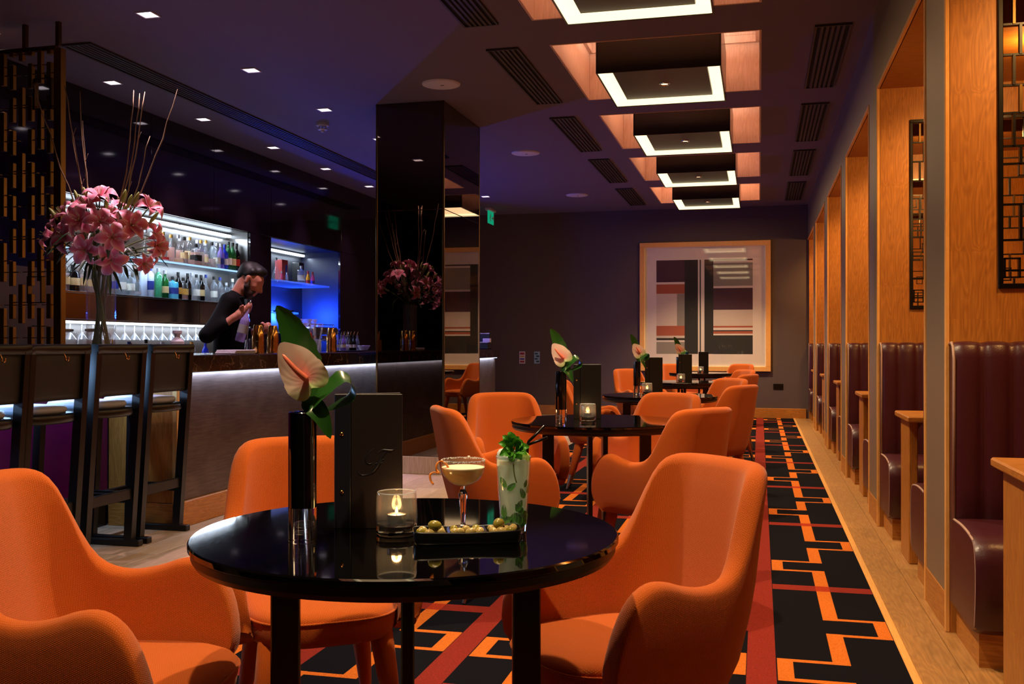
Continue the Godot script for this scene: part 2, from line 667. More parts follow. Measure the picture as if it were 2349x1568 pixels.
func build_pillar() -> void:
	var st := new_st()
	box(st, -3.33, -2.71, 0.0, CEIL, 8.39, 9.52)
	var p := struct_("pillar", st, M.black)
	var cuts := [0.155, 2.34, CEIL]
	for k in 2:                                        # smoked mirror, two sheets high on each face
		st = new_st()
		box(st, -3.325, -2.715, cuts[k] + 0.002, cuts[k + 1] - 0.002, 8.378, 8.39, 0.002)
		struct_("mirror_panel", st, M.mirror, p)
		st = new_st()
		box(st, -2.71, -2.698, cuts[k] + 0.002, cuts[k + 1] - 0.002, 8.392, 9.515, 0.002)
		struct_("mirror_panel", st, M.mirror, p)
	for r in [[-3.34, -3.322, 8.374, 8.394], [-2.716, -2.696, 8.374, 8.394], [-2.712, -2.696, 9.512, 9.53]]:
		st = new_st()
		box(st, r[0], r[1], 0.155, CEIL, r[2], r[3], 0.003)
		struct_("bronze_trim", st, M.bronze, p)
	st = new_st()
	box(st, -3.35, -2.69, 0.0, 0.155, 8.365, 9.54, 0.004)
	struct_("skirting", st, M.floor_b, p)


func build_booths() -> void:
	# the wall with its portals: satin bronze strips between openings, a band above, oak plinths
	var st := new_st()
	box(st, 0.725, 0.80, 2.775, CEIL, -1.6, 16.0)
	var w := struct_("wall_right", st, M.strip)
	st = new_st()
	box(st, 0.725, 0.80, 0.0, 2.775, -1.6, 0.06)
	struct_("strip_panel", st, M.strip, w)
	for z: float in STRIPS:
		st = new_st()
		box(st, 0.725, 0.79, 0.155, 2.775, z + 0.031, z + 0.499)
		struct_("strip_panel", st, M.strip, w)
		st = new_st()
		box(st, 0.722, 0.79, 0.0, 0.155, z + 0.004, z + 0.526, 0.003)
		struct_("plinth", st, M.oak_across, w)
	var ends := STRIPS + [16.0]
	for k in ends.size():                              # oak lining of each portal
		var z1: float = ends[k]
		var z0: float = STRIPS[k - 1] + 0.53 if k > 0 else 0.06
		var f := struct_("trim", portal_edge(z0, z1), M.oak_edge)
		st = new_st()
		box(st, 0.74, 2.6, 2.755, 2.80, z0, z1)
		struct_("soffit", st, M.oak_across, f)
	# the dividers: oak panels round a metal lattice
	for k in ends.size():
		var z: float = ends[k]
		if k == ends.size() - 1:
			st = new_st()
			box(st, 0.74, 2.6, 0.0, 2.755, z - 0.05, z)
			struct_("wall_booth_end", st, M.oak)
			continue
		var d := struct_("wall_divider", divider_panel(z, z + 0.03), M.oak)
		struct_("divider_panel", divider_panel(z + 0.50, z + 0.53), M.oak, d)
	st = new_st()
	box(st, 2.6, 2.7, -0.03, CEIL, -1.6, 16.0)
	struct_("wall_booths", st, M.oak)


func portal_edge(z0: float, z1: float) -> SurfaceTool:
	var st := new_st()
	if z0 > 0.2:
		box(st, 0.718, 0.736, 0.004, 2.775, z0 - 0.02, z0, 0.003)
	if z1 < 15.9:
		box(st, 0.718, 0.736, 0.004, 2.775, z1, z1 + 0.02, 0.003)
	box(st, 0.718, 0.736, 2.755, 2.775, z0, z1, 0.003)
	return st


func divider_panel(z0: float, z1: float) -> SurfaceTool:
	var st := new_st()
	box(st, 0.737, 0.912, 0.004, 2.755, z0, z1)
	box(st, 0.912, 1.80, 0.004, 1.368, z0, z1)
	box(st, 0.912, 1.80, 2.55, 2.755, z0, z1)
	box(st, 1.80, 2.6, 0.004, 2.755, z0, z1)
	return st


func lattice(z: float, label: String) -> void:
	# a frame, long rails, and small staggered rectangles between them
	var t := thing("lattice_screen", label, "lattice screen", P(0, 0, z), 0.0, "lattice screens in the booth dividers")
	var st := new_st()
	var fr := [[0.912, 1.80, 1.368, 1.388], [0.912, 1.80, 2.53, 2.55], [0.912, 0.93, 1.388, 2.53], [1.782, 1.80, 1.388, 2.53]]
	for r in fr:
		T = Transform3D()
		box(st, r[0], r[1], r[2], r[3], -0.012, 0.042, 0.002)
	put("frame", st, M.black_satin, t)
	rng.seed = 77
	var ys := [1.44, 1.56, 1.70, 1.86, 1.93, 2.06, 2.17, 2.29, 2.41]
	for y: float in ys:
		st = new_st()
		box(st, 0.93, 1.782, y - 0.004, y + 0.004, 0.008, 0.024)
		put("rail", st, M.black_satin, t)
	var xs := [0.985, 1.045, 1.10, 1.18, 1.25, 1.34, 1.42, 1.50, 1.58, 1.66, 1.72]
	for i in xs.size():
		for k in ys.size() + 1:
			if rng.randf() < 0.35:
				continue
			var y0: float = 1.388 if k == 0 else ys[k - 1]
			var y1: float = 2.53 if k == ys.size() else ys[k]
			st = new_st()
			var xx: float = xs[i] + (0.012 if (k + i) % 2 == 0 else -0.012)
			box(st, xx - 0.005, xx + 0.005, y0, y1, 0.004, 0.028)
			put("bar", st, M.bronze if (i + k) % 3 == 0 else M.black_satin, t)
	for k in 8:
		var x0: float = 0.935 + 0.1 * k
		var y0: float = 1.41 + 0.128 * ((k * 5) % 8)
		st = new_st()
		for r in [[0, 0.06, 0, 0.006], [0, 0.06, 0.074, 0.08], [0, 0.006, 0, 0.08], [0.054, 0.06, 0, 0.08]]:
			box(st, x0 + r[0], x0 + r[1], y0 + r[2], y0 + r[3], 0.0, 0.03)
		put("square", st, M.black_satin, t)


func channel_back(width: float) -> Mesh:             # upright with vertical channels: x from 0, back at z = 0, front towards +z
	if meshes.has("channel"):
		return meshes.channel
	var st := new_st()
	smooth(st)
	var pitch := 0.105
	var n := int(width / pitch)
	var rows := []
	var ys := [0.44, 0.46, 0.6, 0.8, 1.0, 1.10, 1.135, 1.15, 1.155, 1.15, 1.14]
	var zs := [0.075, 0.085, 0.085, 0.085, 0.085, 0.083, 0.074, 0.06, 0.04, 0.02, 0.0]
	for i in ys.size():
		var r := PackedVector3Array()
		for k in n * 6 + 1:
			var u := k % 6 / 6.0
			var bulge := 0.016 * sqrt(maxf(0.0, sin(PI * u)))
			r.append(Vector3(k * pitch / 6.0, ys[i] + bulge * (0.4 if i > 5 else 0.0), zs[i] + bulge * (1.0 if i < 8 else 0.0)))
		rows.append(r)
	grid(st, rows, false, true)
	# ends
	for e in [0, n * 6]:
		smooth(st)
		for i in ys.size() - 1:
			var a: Vector3 = rows[i][e]; var b: Vector3 = rows[i + 1][e]
			var c := Vector3(a.x, b.y, 0); var d := Vector3(a.x, a.y, 0)
			if e == 0:
				q(st, a, b, c, d)
			else:
				q(st, a, d, c, b)
	meshes.channel = mesh_of(st)
	return meshes.channel


func seat_mesh() -> Mesh:                            # puffy bench cushion: x from 0 to 1.78, z from 0 (back) to depth
	if meshes.has("bench_seat"):
		return meshes.bench_seat
	var st := new_st()
	smooth(st)
	var prof := [Vector2(0.02, 0.13), Vector2(0.47, 0.13), Vector2(0.505, 0.16), Vector2(0.52, 0.27), Vector2(0.522, 0.38), Vector2(0.51, 0.43), Vector2(0.475, 0.462), Vector2(0.40, 0.474), Vector2(0.25, 0.478), Vector2(0.10, 0.475), Vector2(0.02, 0.465), Vector2(0.02, 0.13)]
	var rows := []
	var nx := 16
	for k in nx + 1:
		var r := PackedVector3Array()
		var x := 1.78 * k / nx
		var s := 1.0
		var kk := mini(k, nx - k)
		var xe := [-0.004, 0.012, 0.05]
		if kk < 3:
			s = [0.955, 0.99, 1.0][kk]
			x = xe[kk] if k < 3 else 1.78 - xe[kk]
		for p: Vector2 in prof:
			var yy := 0.30 + (p.y - 0.30) * s
			r.append(Vector3(x, yy, 0.02 + (p.x - 0.02) * (0.6 + 0.4 * s)))
		rows.append(r)
	grid(st, rows)
	smooth(st)
	for s: int in [0, nx]:
		smooth(st)
		var e: PackedVector3Array = rows[s]
		for i in e.size() - 1:
			if s == 0:
				tri(st, Vector3(-0.006, 0.30, 0.26), e[i], e[i + 1])
			else:
				tri(st, Vector3(1.786, 0.30, 0.26), e[i + 1], e[i])
	meshes.bench_seat = mesh_of(st)
	return meshes.bench_seat


func build_benches() -> void:
	var where := ["nearest", "second", "third", "fourth", "fifth", "last"]
	var ends := [4.27, 6.64, 9.01, 11.40, 13.77, 15.95]
	var proto: Node3D = null
	for k in ends.size():
		for back in 2:
			if k == 0 and back == 1:
				continue
			var z: float = ends[k] if back == 0 else ends[k - 1] + 0.53
			var lab := "oxblood leather bench %s in the %s oak booth" % [["with channelled back facing the camera", "turned away from the camera"][back], where[k]]
			var t: Node3D
			if proto == null:
				t = thing("booth_bench", lab, "bench", P(0.735, 0, z), 0.0, "leather booth benches")
				put("backrest", channel_back(1.78), M.oxblood, t)
				put("seat", seat_mesh(), M.oxblood, t)
				var st: SurfaceTool
				for xe: float in [0.0, 1.78]:
					st = new_st()
					tube(st, [Vector3(xe, 0.46, 0.088), Vector3(xe, 1.09, 0.09), Vector3(xe, 1.14, 0.07), Vector3(xe, 1.156, 0.04), Vector3(xe, 1.15, 0.0)], [0.006], 6)
					put("piping", st, M.piping, t)
					st = new_st()
					tube(st, curve([Vector3(xe, 0.468, 0.09), Vector3(xe, 0.472, 0.25), Vector3(xe, 0.462, 0.40), Vector3(xe, 0.44, 0.475), Vector3(xe, 0.36, 0.502), Vector3(xe, 0.25, 0.50), Vector3(xe, 0.15, 0.48)], 4), [0.0055], 6)
					put("piping", st, M.piping, t)
				st = new_st()
				box(st, 0.02, 1.76, 0.004, 0.14, -0.44, -0.02)
				put("base", st, M.oak_across, t)
				proto = t
			else:
				t = copy(proto, P(0.735, 0, z), 0.0, lab, "leather booth benches")
			if back == 1:                              # the opposite bench of the booth is turned round
				t.rotation.y = PI
				t.position = P(0.735 + 1.78, 0, z)
	for k in 6:
		var z: float = ends[k]
		var t := thing("booth_table", "oak table with rounded bracket leg in the %s booth" % where[k], "table", P(0, 0, z), 0.0, "oak booth tables")
		var st := new_st()
		box(st, 0.73, 2.2, 0.752, 0.782, -1.24, -0.74, 0.006)
		put("table_top", st, M.oak_across, t)
		st = new_st()
		box(st, 0.755, 0.80, 0.004, 0.752, -1.10, -0.80, 0.005)
		put("leg", st, M.oak, t)
		st = new_st()
		box(st, 2.10, 2.145, 0.004, 0.752, -1.10, -0.80, 0.005)
		put("leg", st, M.oak, t)
		st = new_st()
		for e in [[-1.10, -1.0], [-0.80, -1.0]]:
			var poly := PackedVector2Array([Vector2(0, 0), Vector2(0, -0.11)])
			for i in 7:
				var a := PI / 2 * i / 6.0
				poly.append(Vector2(0.11 - 0.11 * cos(a), -0.11 + 0.11 * sin(a)))
			T = Transform3D(Basis(), P(0.80, 0.752, e[0] + 0.15))
			if Geometry2D.is_polygon_clockwise(poly):
				poly.reverse()
			extrude(st, poly, 0.04)
			T = Transform3D()
		put("bracket", st, M.oak, t)


func build_left_wall() -> void:
	# glossy aubergine panels over the back bar, in sheets
	var st := new_st()
	box(st, -6.3, -6.2, -0.03, 3.9, -1.6, 16.0)
	var w := struct_("wall_left", st, M.dark_wall)
	var seams := [-0.5, 1.0, 2.5, 4.0, 5.4, 6.98, 8.2, 9.3, 10.55, 11.6, 12.55, 13.6, 14.8, 16.0]
	for k in seams.size() - 1:
		st = new_st()
		box(st, -5.53, -5.5, 2.395, CEIL, seams[k] + 0.002, seams[k + 1] - 0.002, 0.002)
		struct_("gloss_panel", st, M.gloss_panel, w)
	for r in [[-0.5, 2.0], [2.0, 4.5], [4.5, 6.98], [10.06, 10.55], [12.51, 14.2], [14.2, 16.0]]:
		st = new_st()
		box(st, -5.53, -5.5, 0.0, 2.391, r[0] + 0.002, r[1] - 0.002, 0.002)
		struct_("gloss_panel", st, M.gloss_panel, w)
	for k in 3:                                        # drawer fronts under the second shelf
		st = new_st()
		box(st, -5.53, -5.505, 1.36, 1.575, 6.98 + 1.027 * k + 0.002, 6.98 + 1.027 * (k + 1) - 0.002, 0.002)
		struct_("gloss_panel", st, M.gloss_panel, w)
	st = new_st()
	box(st, -6.2, -5.53, 2.5, 2.9, -1.6, 16.0)
	struct_("wall_core", st, M.dark_wall, w)
	# band of brushed steel where the screen stands
	st = new_st()
	box(st, -5.497, -5.49, 1.10, 1.75, 4.5, 6.96)
	struct_("steel_band", st, M.brushed, w)


func build_back_bar() -> void:
	var t := thing("back_bar", "recessed back bar of brushed steel with lit glass shelves", "back bar")
	var st := new_st()
	# left niche above the drawers
	box(st, -5.80, -5.76, 1.36, 2.40, 6.98, 10.06)
	box(st, -5.80, -5.53, 2.391, 2.42, 6.98, 10.06)
	box(st, -5.80, -5.53, 1.36, 2.391, 10.05, 10.07)
	box(st, -5.80, -5.53, 1.36, 2.391, 6.96, 6.98)
	put("steel_lining", st, M.brushed, t)
	st = new_st()
	box(st, -5.82, -5.80, 0.9, 1.36, 6.96, 10.07)
	box(st, -5.82, -5.53, 1.345, 1.36, 6.96, 10.07)
	box(st, -5.82, -5.53, 0.9, 1.345, 10.05, 10.07)
	put("lower_lining", st, M.brushed, t)
	# right niche, deeper
	st = new_st()
	box(st, -6.10, -6.06, 0.9, 2.40, 10.54, 12.53)
	box(st, -6.06, -5.53, 2.391, 2.42, 10.54, 12.53)
	box(st, -6.06, -5.53, 0.9, 2.391, 10.53, 10.55)
	box(st, -6.06, -5.53, 0.9, 2.391, 12.51, 12.53)
	put("steel_lining", st, M.dark_steel, t)
	for r in [[6.985, 10.045, 1.95, -5.755], [10.555, 12.2, 1.915, -6.055]]:
		st = new_st()
		box(st, r[3], -5.515, r[2] - 0.022, r[2], r[0], r[1], 0.003)
		put("glass_shelf", st, M.shelf_glass, t)
	st = new_st()
	box(st, -5.76, -5.50, 1.575, 1.592, 6.985, 10.05, 0.003)
	put("dark_shelf", st, M.black_gloss, t)
	st = new_st()                                      # the cabinets below
	box(st, -5.5, -5.02, 0.0, 0.86, 6.5, 13.0, 0.004)
	box(st, -6.06, -5.5, 0.0, 0.86, 6.98, 12.5)
	put("cabinet", st, M.black_satin, t)
	st = new_st()
	box(st, -6.06, -5.0, 0.86, 0.90, 6.5, 13.0, 0.004)
	put("worktop", st, M.brushed, t)
	# light lines: [x, y, z0, z1]
	for r in [[-5.735, 2.35, 7.0, 9.0], [-5.735, 2.35, 9.03, 10.03], [-6.03, 2.35, 10.57, 12.49]]:
		st = new_st()
		box(st, r[0] - 0.02, r[0] + 0.02, r[1] - 0.015, r[1] + 0.015, r[2], r[3], 0.006)
		put("led_tube_light", st, M.led, t)
		area(t, P(r[0] + 0.06, r[1] - 0.03, (r[2] + r[3]) / 2), P(r[0] + 0.12, 1.0, (r[2] + r[3]) / 2), Vector2(0.03, r[3] - r[2]), Color(0.85, 0.92, 1.0), 1.7 * (r[3] - r[2]) / 2.0, Vector3(0, 0, -1))
	st = new_st()
	box(st, -5.62, -5.55, 1.325, 1.345, 7.0, 10.03, 0.004)
	put("led_tube_light", st, M.led, t)
	area(t, P(-5.60, 1.315, 8.5), P(-5.66, 0.5, 8.5), Vector2(0.06, 3.0), Color(0.88, 0.93, 1.0), 1.6, Vector3(0, 0, -1))
	st = new_st()                                      # the lit front edge of the glass shelf
	box(st, -5.515, -5.508, 1.93, 1.948, 7.0, 10.03, 0.002)
	put("edge_light", st, M.shelf_edge, t)
	area(t, P(-5.512, 1.925, 8.5), P(-5.60, 1.5, 8.5), Vector2(0.02, 3.0), Color(0.8, 0.9, 1.0), 1.3, Vector3(0, 0, -1))
	# the blue lamp under the right shelf
	st = new_st()
	box(st, -6.05, -6.01, 1.55, 1.575, 10.75, 12.3, 0.004)
	put("blue_led_light", st, M.blue_led, t)
	omni(t, P(-5.90, 1.52, 12.0), Color(0.12, 0.28, 1.0), 4.6, 0.06)


func build_bar() -> void:
	var t := thing("bar_counter", "long bar with dark veined marble top over lit bronze panels", "bar counter")
	var seams := [5.56, 7.35, 9.1, 10.5, 11.9, 13.25]
	for k in seams.size() - 1:
		var st := new_st()
		box(st, -3.56, -3.53, 0.16, 0.965, seams[k] + 0.001, seams[k + 1] - 0.001, 0.002)
		put("front_panel", st, M.bar_metal, t)
		st = new_st()
		box(st, -4.3 if k == 0 else -4.18, -3.47, 0.97, 1.08, seams[k] - (0.04 if k == 0 else -0.0005), seams[k + 1] - 0.0005 + (0.03 if k == 4 else 0.0), 0.006)
		put("marble_top", st, M.marble, t)
	var st := new_st()
	box(st, -3.62, -3.505, 0.0, 0.16, 5.56, 13.25, 0.004)
	put("plinth", st, M.oak_across, t)
	st = new_st()
	box(st, -4.12, -3.56, 0.0, 0.965, 5.60, 13.24)
	put("carcass", st, M.black_satin, t)
	st = new_st()                                      # the oak return that faces the stools
	box(st, -4.02, -3.55, 0.155, 0.965, 5.535, 5.56, 0.002)
	put("end_panel", st, M.oak, t)
	st = new_st()
	box(st, -4.02, -3.535, 0.0, 0.152, 5.53, 5.56, 0.002)
	put("end_skirting", st, M.oak_across, t)
	st = new_st()
	box(st, -3.56, -3.528, 0.0, 0.965, 5.53, 5.56, 0.002)
	put("corner_post", st, M.oak_edge, t)
	st = new_st()
	box(st, -4.2, -3.57, 0.16, 0.965, 13.22, 13.25, 0.002)
	put("far_end_panel", st, M.bar_metal, t)
	# the part where the stools stand, set back
	st = new_st()
	box(st, -4.75, -3.85, 1.02, 1.08, 1.2, 5.525, 0.006)
	put("marble_top", st, M.marble, t)
	for k in 3:
		st = new_st()
		box(st, -4.06, -4.02, 0.155, 1.02, 1.3 + 1.41 * k, 1.3 + 1.41 * (k + 1) - 0.003, 0.002)
		put("purple_panel", st, M.purple_panel, t)
	st = new_st()
	box(st, -4.08, -4.03, 0.0, 0.155, 1.3, 5.53, 0.003)
	put("plinth", st, M.black_satin, t)
	st = new_st()
	box(st, -4.65, -4.06, 0.0, 1.02, 1.3, 5.52)
	put("carcass", st, M.black_satin, t)
	# light strips under the marble
	st = new_st()
	box(st, -3.515, -3.49, 0.962, 0.97, 5.6, 13.2)
	put("led_strip_light", st, M.bar_led, t)
	for k in 4:
		area(t, P(-3.502, 0.96, 6.55 + 1.9 * k), P(-3.56, 0.6, 6.55 + 1.9 * k), Vector2(0.02, 1.9), Color(0.78, 0.85, 1.0), 0.75, Vector3(0, 0, -1))
	st = new_st()
	box(st, -3.93, -3.90, 1.012, 1.02, 1.4, 5.5)
	put("led_strip_light", st, M.bar_led, t)
	area(t, P(-3.90, 1.005, 3.9), P(-3.2, 0.55, 3.9), Vector2(0.03, 3.2), Color(0.6, 0.78, 1.0), 2.6, Vector3(0, 0, -1))


func build_ceiling_things() -> void:
	var pos := ["over the nearest chairs, above the photo's frame", "behind the nearest table, above the photo's frame", "cut by the photo's top edge", "second from the front", "third from the front", "fourth from the front", "farthest, before the dark wall"]
	var proto := make_pendant()
	var list := [0.28, 2.52] + COFFERS
	for k in list.size():
		var z: float = list[k] + coffer_len(list[k]) / 2
		var lab: String = "square black pendant lamp with glowing rim, " + pos[k]
		if k == 0:
			proto.position = P(-0.72, 0, z); proto.set_meta("label", lab)
		else:
			var c := copy(proto, P(-0.72, 0, z), 0.0, lab)
			if k == 1: dim(proto, 0.68)
			if k >= 2: dim(c, 1.8 if k == list.size() - 1 else 1.18)
	# slot diffusers beside the coffers
	var vent := make_vent(0.24, 1.68, 6)
	var first := true
	for side in 2:
		for k in 5:
			var z: float = COFFERS[k]
			var x: float = -1.935 if side == 0 else 0.365
			var lab := "slatted air vent %s of the %s ceiling coffer" % [["on the bar side", "on the booth side"][side], ["nearest", "second", "third", "fourth", "farthest"][k]]
			if first:
				vent.position = P(x, CEIL, z - 0.01); vent.set_meta("label", lab); first = false
			else:
				copy(vent, P(x, CEIL, z - 0.01), 0.0, lab)
	var lv := make_vent(0.24, 8.6, 6)
	lv.position = P(-4.86, CEIL, 6.15)
	lv.set_meta("label", "long slatted air vent running along the ceiling over the bar")
	# small square downlights: a violet row over the bar and a white row nearer the wall
	var dl := make_downlight(M.down_glow)
	var n := 0
	for r in [[-3.87, [4.36, 5.73, 7.09, 8.45, 9.81, 11.2, 12.6, 13.98]], [-5.16, [5.78, 7.15, 8.53, 9.94, 11.3, 12.7]]]:
		for z: float in r[1]:
			var lab := "small square ceiling downlight, %s from the camera in the row %s" % [ordinal(r[1].find(z)), "above the bar front" if r[0] > -4.5 else "close to the aubergine wall"]
			var o: Node3D = dl
			if n == 0:
				dl.position = P(r[0], CEIL, z); dl.set_meta("label", lab)
			else:
				o = copy(dl, P(r[0], CEIL, z), 0.0, lab)
			if r[0] > -4.5:
				spot(o, Vector3(0, -0.03, 0), Vector3(0, -1, 0), Color(0.50, 0.36, 1.0) if z > 7.5 else Color(0.95, 0.80, 0.86), (5.0 if z < 9.0 else 4.5) if z > 7.5 else 3.0, 32.0, 0.04, 0.9)
			elif n % 2 == 0:
				spot(o, Vector3(0, -0.03, 0), Vector3(0, -1, 0), Color(0.8, 0.75, 1.0), 0.8, 34.0, 0.04, 0.9)
			n += 1
	# round loudspeakers
	for k in 3:
		var t := thing("ceiling_speaker", "round white ceiling speaker, %s from the camera" % ["nearest", "second", "third"][k], "speaker", P(-2.55, CEIL, [7.84, 10.9, 14.16][k]), 0.0, "round ceiling speakers")
		var st := new_st()
		lathe(st, [Vector2(0, -0.014), Vector2(0.135, -0.014), Vector2(0.14, -0.012), Vector2(0.143, -0.006)], 32)
		put("grille", st, M.white_plastic, t)
		st = new_st()
		lathe(st, [Vector2(0.143, -0.008), Vector2(0.156, -0.01), Vector2(0.16, -0.004), Vector2(0.16, 0.0)], 32)
		put("rim", st, M.white_plastic, t)
		st = new_st()
		bx(st, Vector3(0.01, -0.0155, 0), Vector3(0.03, 0.003, 0.012), 0.001)
		put("badge", st, M.vent, t)
	var t := thing("smoke_detector", "white smoke detector on the ceiling over the bar", "smoke detector", P(-4.13, CEIL, 8.97))
	var st := new_st()
	lathe(st, [Vector2(0.055, -0.03), Vector2(0.062, -0.025), Vector2(0.062, 0.0)], 20)
	lathe(st, [Vector2(0, -0.032), Vector2(0.055, -0.03)], 20)
	put("base", st, M.white_plastic, t)
	st = new_st()
	for k in 6:
		var a := TAU * k / 6
		bx(st, Vector3(0.036 * cos(a), -0.045, 0.036 * sin(a)), Vector3(0.008, 0.03, 0.008))
	put("fin", st, M.white_plastic, t)
	st = new_st()
	lathe(st, [Vector2(0, -0.088), Vector2(0.015, -0.086), Vector2(0.02, -0.07), Vector2(0.045, -0.066), Vector2(0.048, -0.058), Vector2(0.0, -0.057)], 20)
	put("cap", st, M.white_plastic, t)
	# green exit sign hanging by the far wall
	t = thing("exit_sign", "green hanging exit sign with a running figure by the far wall", "exit sign", P(-4.15, CEIL, 15.3), PI / 2)
	st = new_st()
	bx(st, Vector3(0, -0.02, 0), Vector3(0.36, 0.04, 0.09), 0.006)
	put("housing", st, M.white_plastic, t)
	st = new_st()
	bx(st, Vector3(0, -0.14, 0), Vector3(0.34, 0.2, 0.012), 0.002)
	put("sign_panel_light", st, M.exit_green, t)
	st = new_st()
	for sd: float in [-1.0, 1.0]:
		T = Transform3D(Basis.from_scale(Vector3(sd, 1, 1)) if false else Basis(Vector3.UP, 0.0 if sd > 0 else PI), Vector3(0.02, 0, 0.0) * sd)
		ball(st, Vector3(-0.05, -0.085, 0.008), Vector3(0.014, 0.014, 0.003), 5, 8)
		for s in [[-0.055, -0.105, -0.075, -0.15], [-0.075, -0.15, -0.05, -0.175], [-0.05, -0.175, -0.06, -0.2], [-0.072, -0.15, -0.11, -0.17], [-0.06, -0.11, -0.03, -0.13], [-0.058, -0.108, -0.095, -0.115]]:
			cyl(st, Vector3(s[0], s[1], 0.008), Vector3(s[2], s[3], 0.008), 0.007, 0.006, 6)
		bx(st, Vector3(0.06, -0.14, 0.007), Vector3(0.07, 0.02, 0.003))
		cyl(st, Vector3(0.12, -0.14, 0.007), Vector3(0.085, -0.11, 0.007), 0.009, 0.009, 6)
		cyl(st, Vector3(0.12, -0.14, 0.007), Vector3(0.085, -0.17, 0.007), 0.009, 0.009, 6)
	T = Transform3D()
	put("pictogram", st, M.white_plastic, t)


func dim(o: Node3D, k: float) -> void:
	for l in o.get_children():
		if l is Light3D:
			l.light_energy *= k


func make_pendant() -> Node3D:
	var t := thing("pendant_lamp", "", "pendant lamp", Vector3.ZERO, 0.0, "square pendant lamps in the ceiling coffers")
	var w := 0.455; var l := 0.545; var y0 := 3.15
	var st := new_st()                                 # the black box: four sides
	for s: float in [-1.0, 1.0]:
		bx(st, Vector3(s * (w - 0.006), y0 + 0.2, 0), Vector3(0.012, 0.4, 2 * l), 0.002)
		bx(st, Vector3(0, y0 + 0.2, s * (l - 0.006)), Vector3(2 * w - 0.024, 0.4, 0.012), 0.002)
	put("shade", st, M.black_satin, t)
	st = new_st()                                      # the luminous channel inside the rim
	for s: float in [-1.0, 1.0]:
		bx(st, Vector3(s * (w - 0.016), y0 + 0.036, 0), Vector3(0.008, 0.06, 2 * l - 0.026))
		bx(st, Vector3(0, y0 + 0.036, s * (l - 0.016)), Vector3(2 * w - 0.042, 0.06, 0.008))
		bx(st, Vector3(s * (w - 0.062), y0 + 0.062, 0), Vector3(0.085, 0.008, 2 * l - 0.042))
		bx(st, Vector3(0, y0 + 0.062, s * (l - 0.062)), Vector3(2 * w - 0.21, 0.008, 0.085))
	put("glowing_rim_light", st, M.warm_glow, t)
	st = new_st()
	bx(st, Vector3(0, y0 + 0.05, 0), Vector3(2 * w - 0.21, 0.03, 2 * l - 0.21), 0.003)
	put("centre_panel", st, M.ebony, t)
	st = new_st()
	lathe(st, [Vector2(0.028, y0 + 0.034), Vector2(0.038, y0 + 0.027), Vector2(0.042, y0 + 0.036)], 20)
	put("spot_ring", st, M.chrome, t)
	st = new_st()
	lathe(st, [Vector2(0.0, y0 + 0.0335), Vector2(0.028, y0 + 0.0335), Vector2(0.028, y0 + 0.036)], 16)
	put("spot_lens_light", st, M.spot_glow, t)
	st = new_st()
	for s in [[-1, -1], [1, -1], [-1, 1], [1, 1]]:
		cyl(st, Vector3(s[0] * 0.3, y0 + 0.3, s[1] * 0.35), Vector3(s[0] * 0.3, 3.82, s[1] * 0.35), 0.008, 0.008, 8)
	put("hanger", st, M.black, t)
	st = new_st()
	bx(st, Vector3(0, y0 + 0.385, 0), Vector3(2 * w - 0.03, 0.01, 2 * l - 0.03))
	put("top_plate_light", st, M.white_plastic, t)
	spot(t, Vector3(0, y0 + 0.02, 0), Vector3(0, 0, 0), Color(1.0, 0.86, 0.68), 8.2, 52.0, 0.03, 0.6)
	area(t, Vector3(0, y0 + 0.015, 0), Vector3(0, 0, 0), Vector2(0.8, 0.95), Color(1.0, 0.83, 0.62), 0.7, Vector3(0, 0, -1))
	area(t, Vector3(0, y0 + 0.42, 0), Vector3(0, 9, 0), Vector2(0.8, 0.95), Color(1.0, 0.91, 0.83), 4.2, Vector3(0, 0, -1))
	return t


func make_vent(w: float, l: float, n: int) -> Node3D:   # x from 0 to w, depth from 0 to l, hanging 6 mm below the ceiling
	var t := thing("air_vent", "", "air vent", Vector3.ZERO, 0.0, "slatted ceiling vents")
	var st := new_st()
	box(st, 0.012, w - 0.012, -0.004, 0.0, 0.012, l - 0.012)
	put("backing", st, M.slot, t)
	st = new_st()
	box(st, 0, w, -0.016, 0.0, 0, 0.014); box(st, 0, w, -0.016, 0.0, l - 0.014, l)
	box(st, 0, 0.014, -0.016, 0.0, 0.014, l - 0.014); box(st, w - 0.014, w, -0.016, 0.0, 0.014, l - 0.014)
	put("frame", st, M.vent, t)
	for k in n - 1:
		var x := 0.014 + (w - 0.028) * (k + 1.0) / n
		st = new_st()
		box(st, x - 0.010, x + 0.010, -0.015, -0.005, 0.014, l - 0.014, 0.002)
		put("slat", st, M.vent, t)
	return t


func make_downlight(m: Material) -> Node3D:
	var t := thing("downlight", "", "downlight", Vector3.ZERO, 0.0, "small square downlights over the bar")
	var st := new_st()
	for s: float in [-1.0, 1.0]:
		bx(st, Vector3(s * 0.056, -0.003, 0), Vector3(0.01, 0.006, 0.122), 0.001)
		bx(st, Vector3(0, -0.003, s * 0.056), Vector3(0.102, 0.006, 0.01), 0.001)
	put("frame", st, M.white_plastic, t)
	st = new_st()
	bx(st, Vector3(0, -0.001, 0), Vector3(0.10, 0.002, 0.10))
	put("lens_light", st, m, t)
	return t


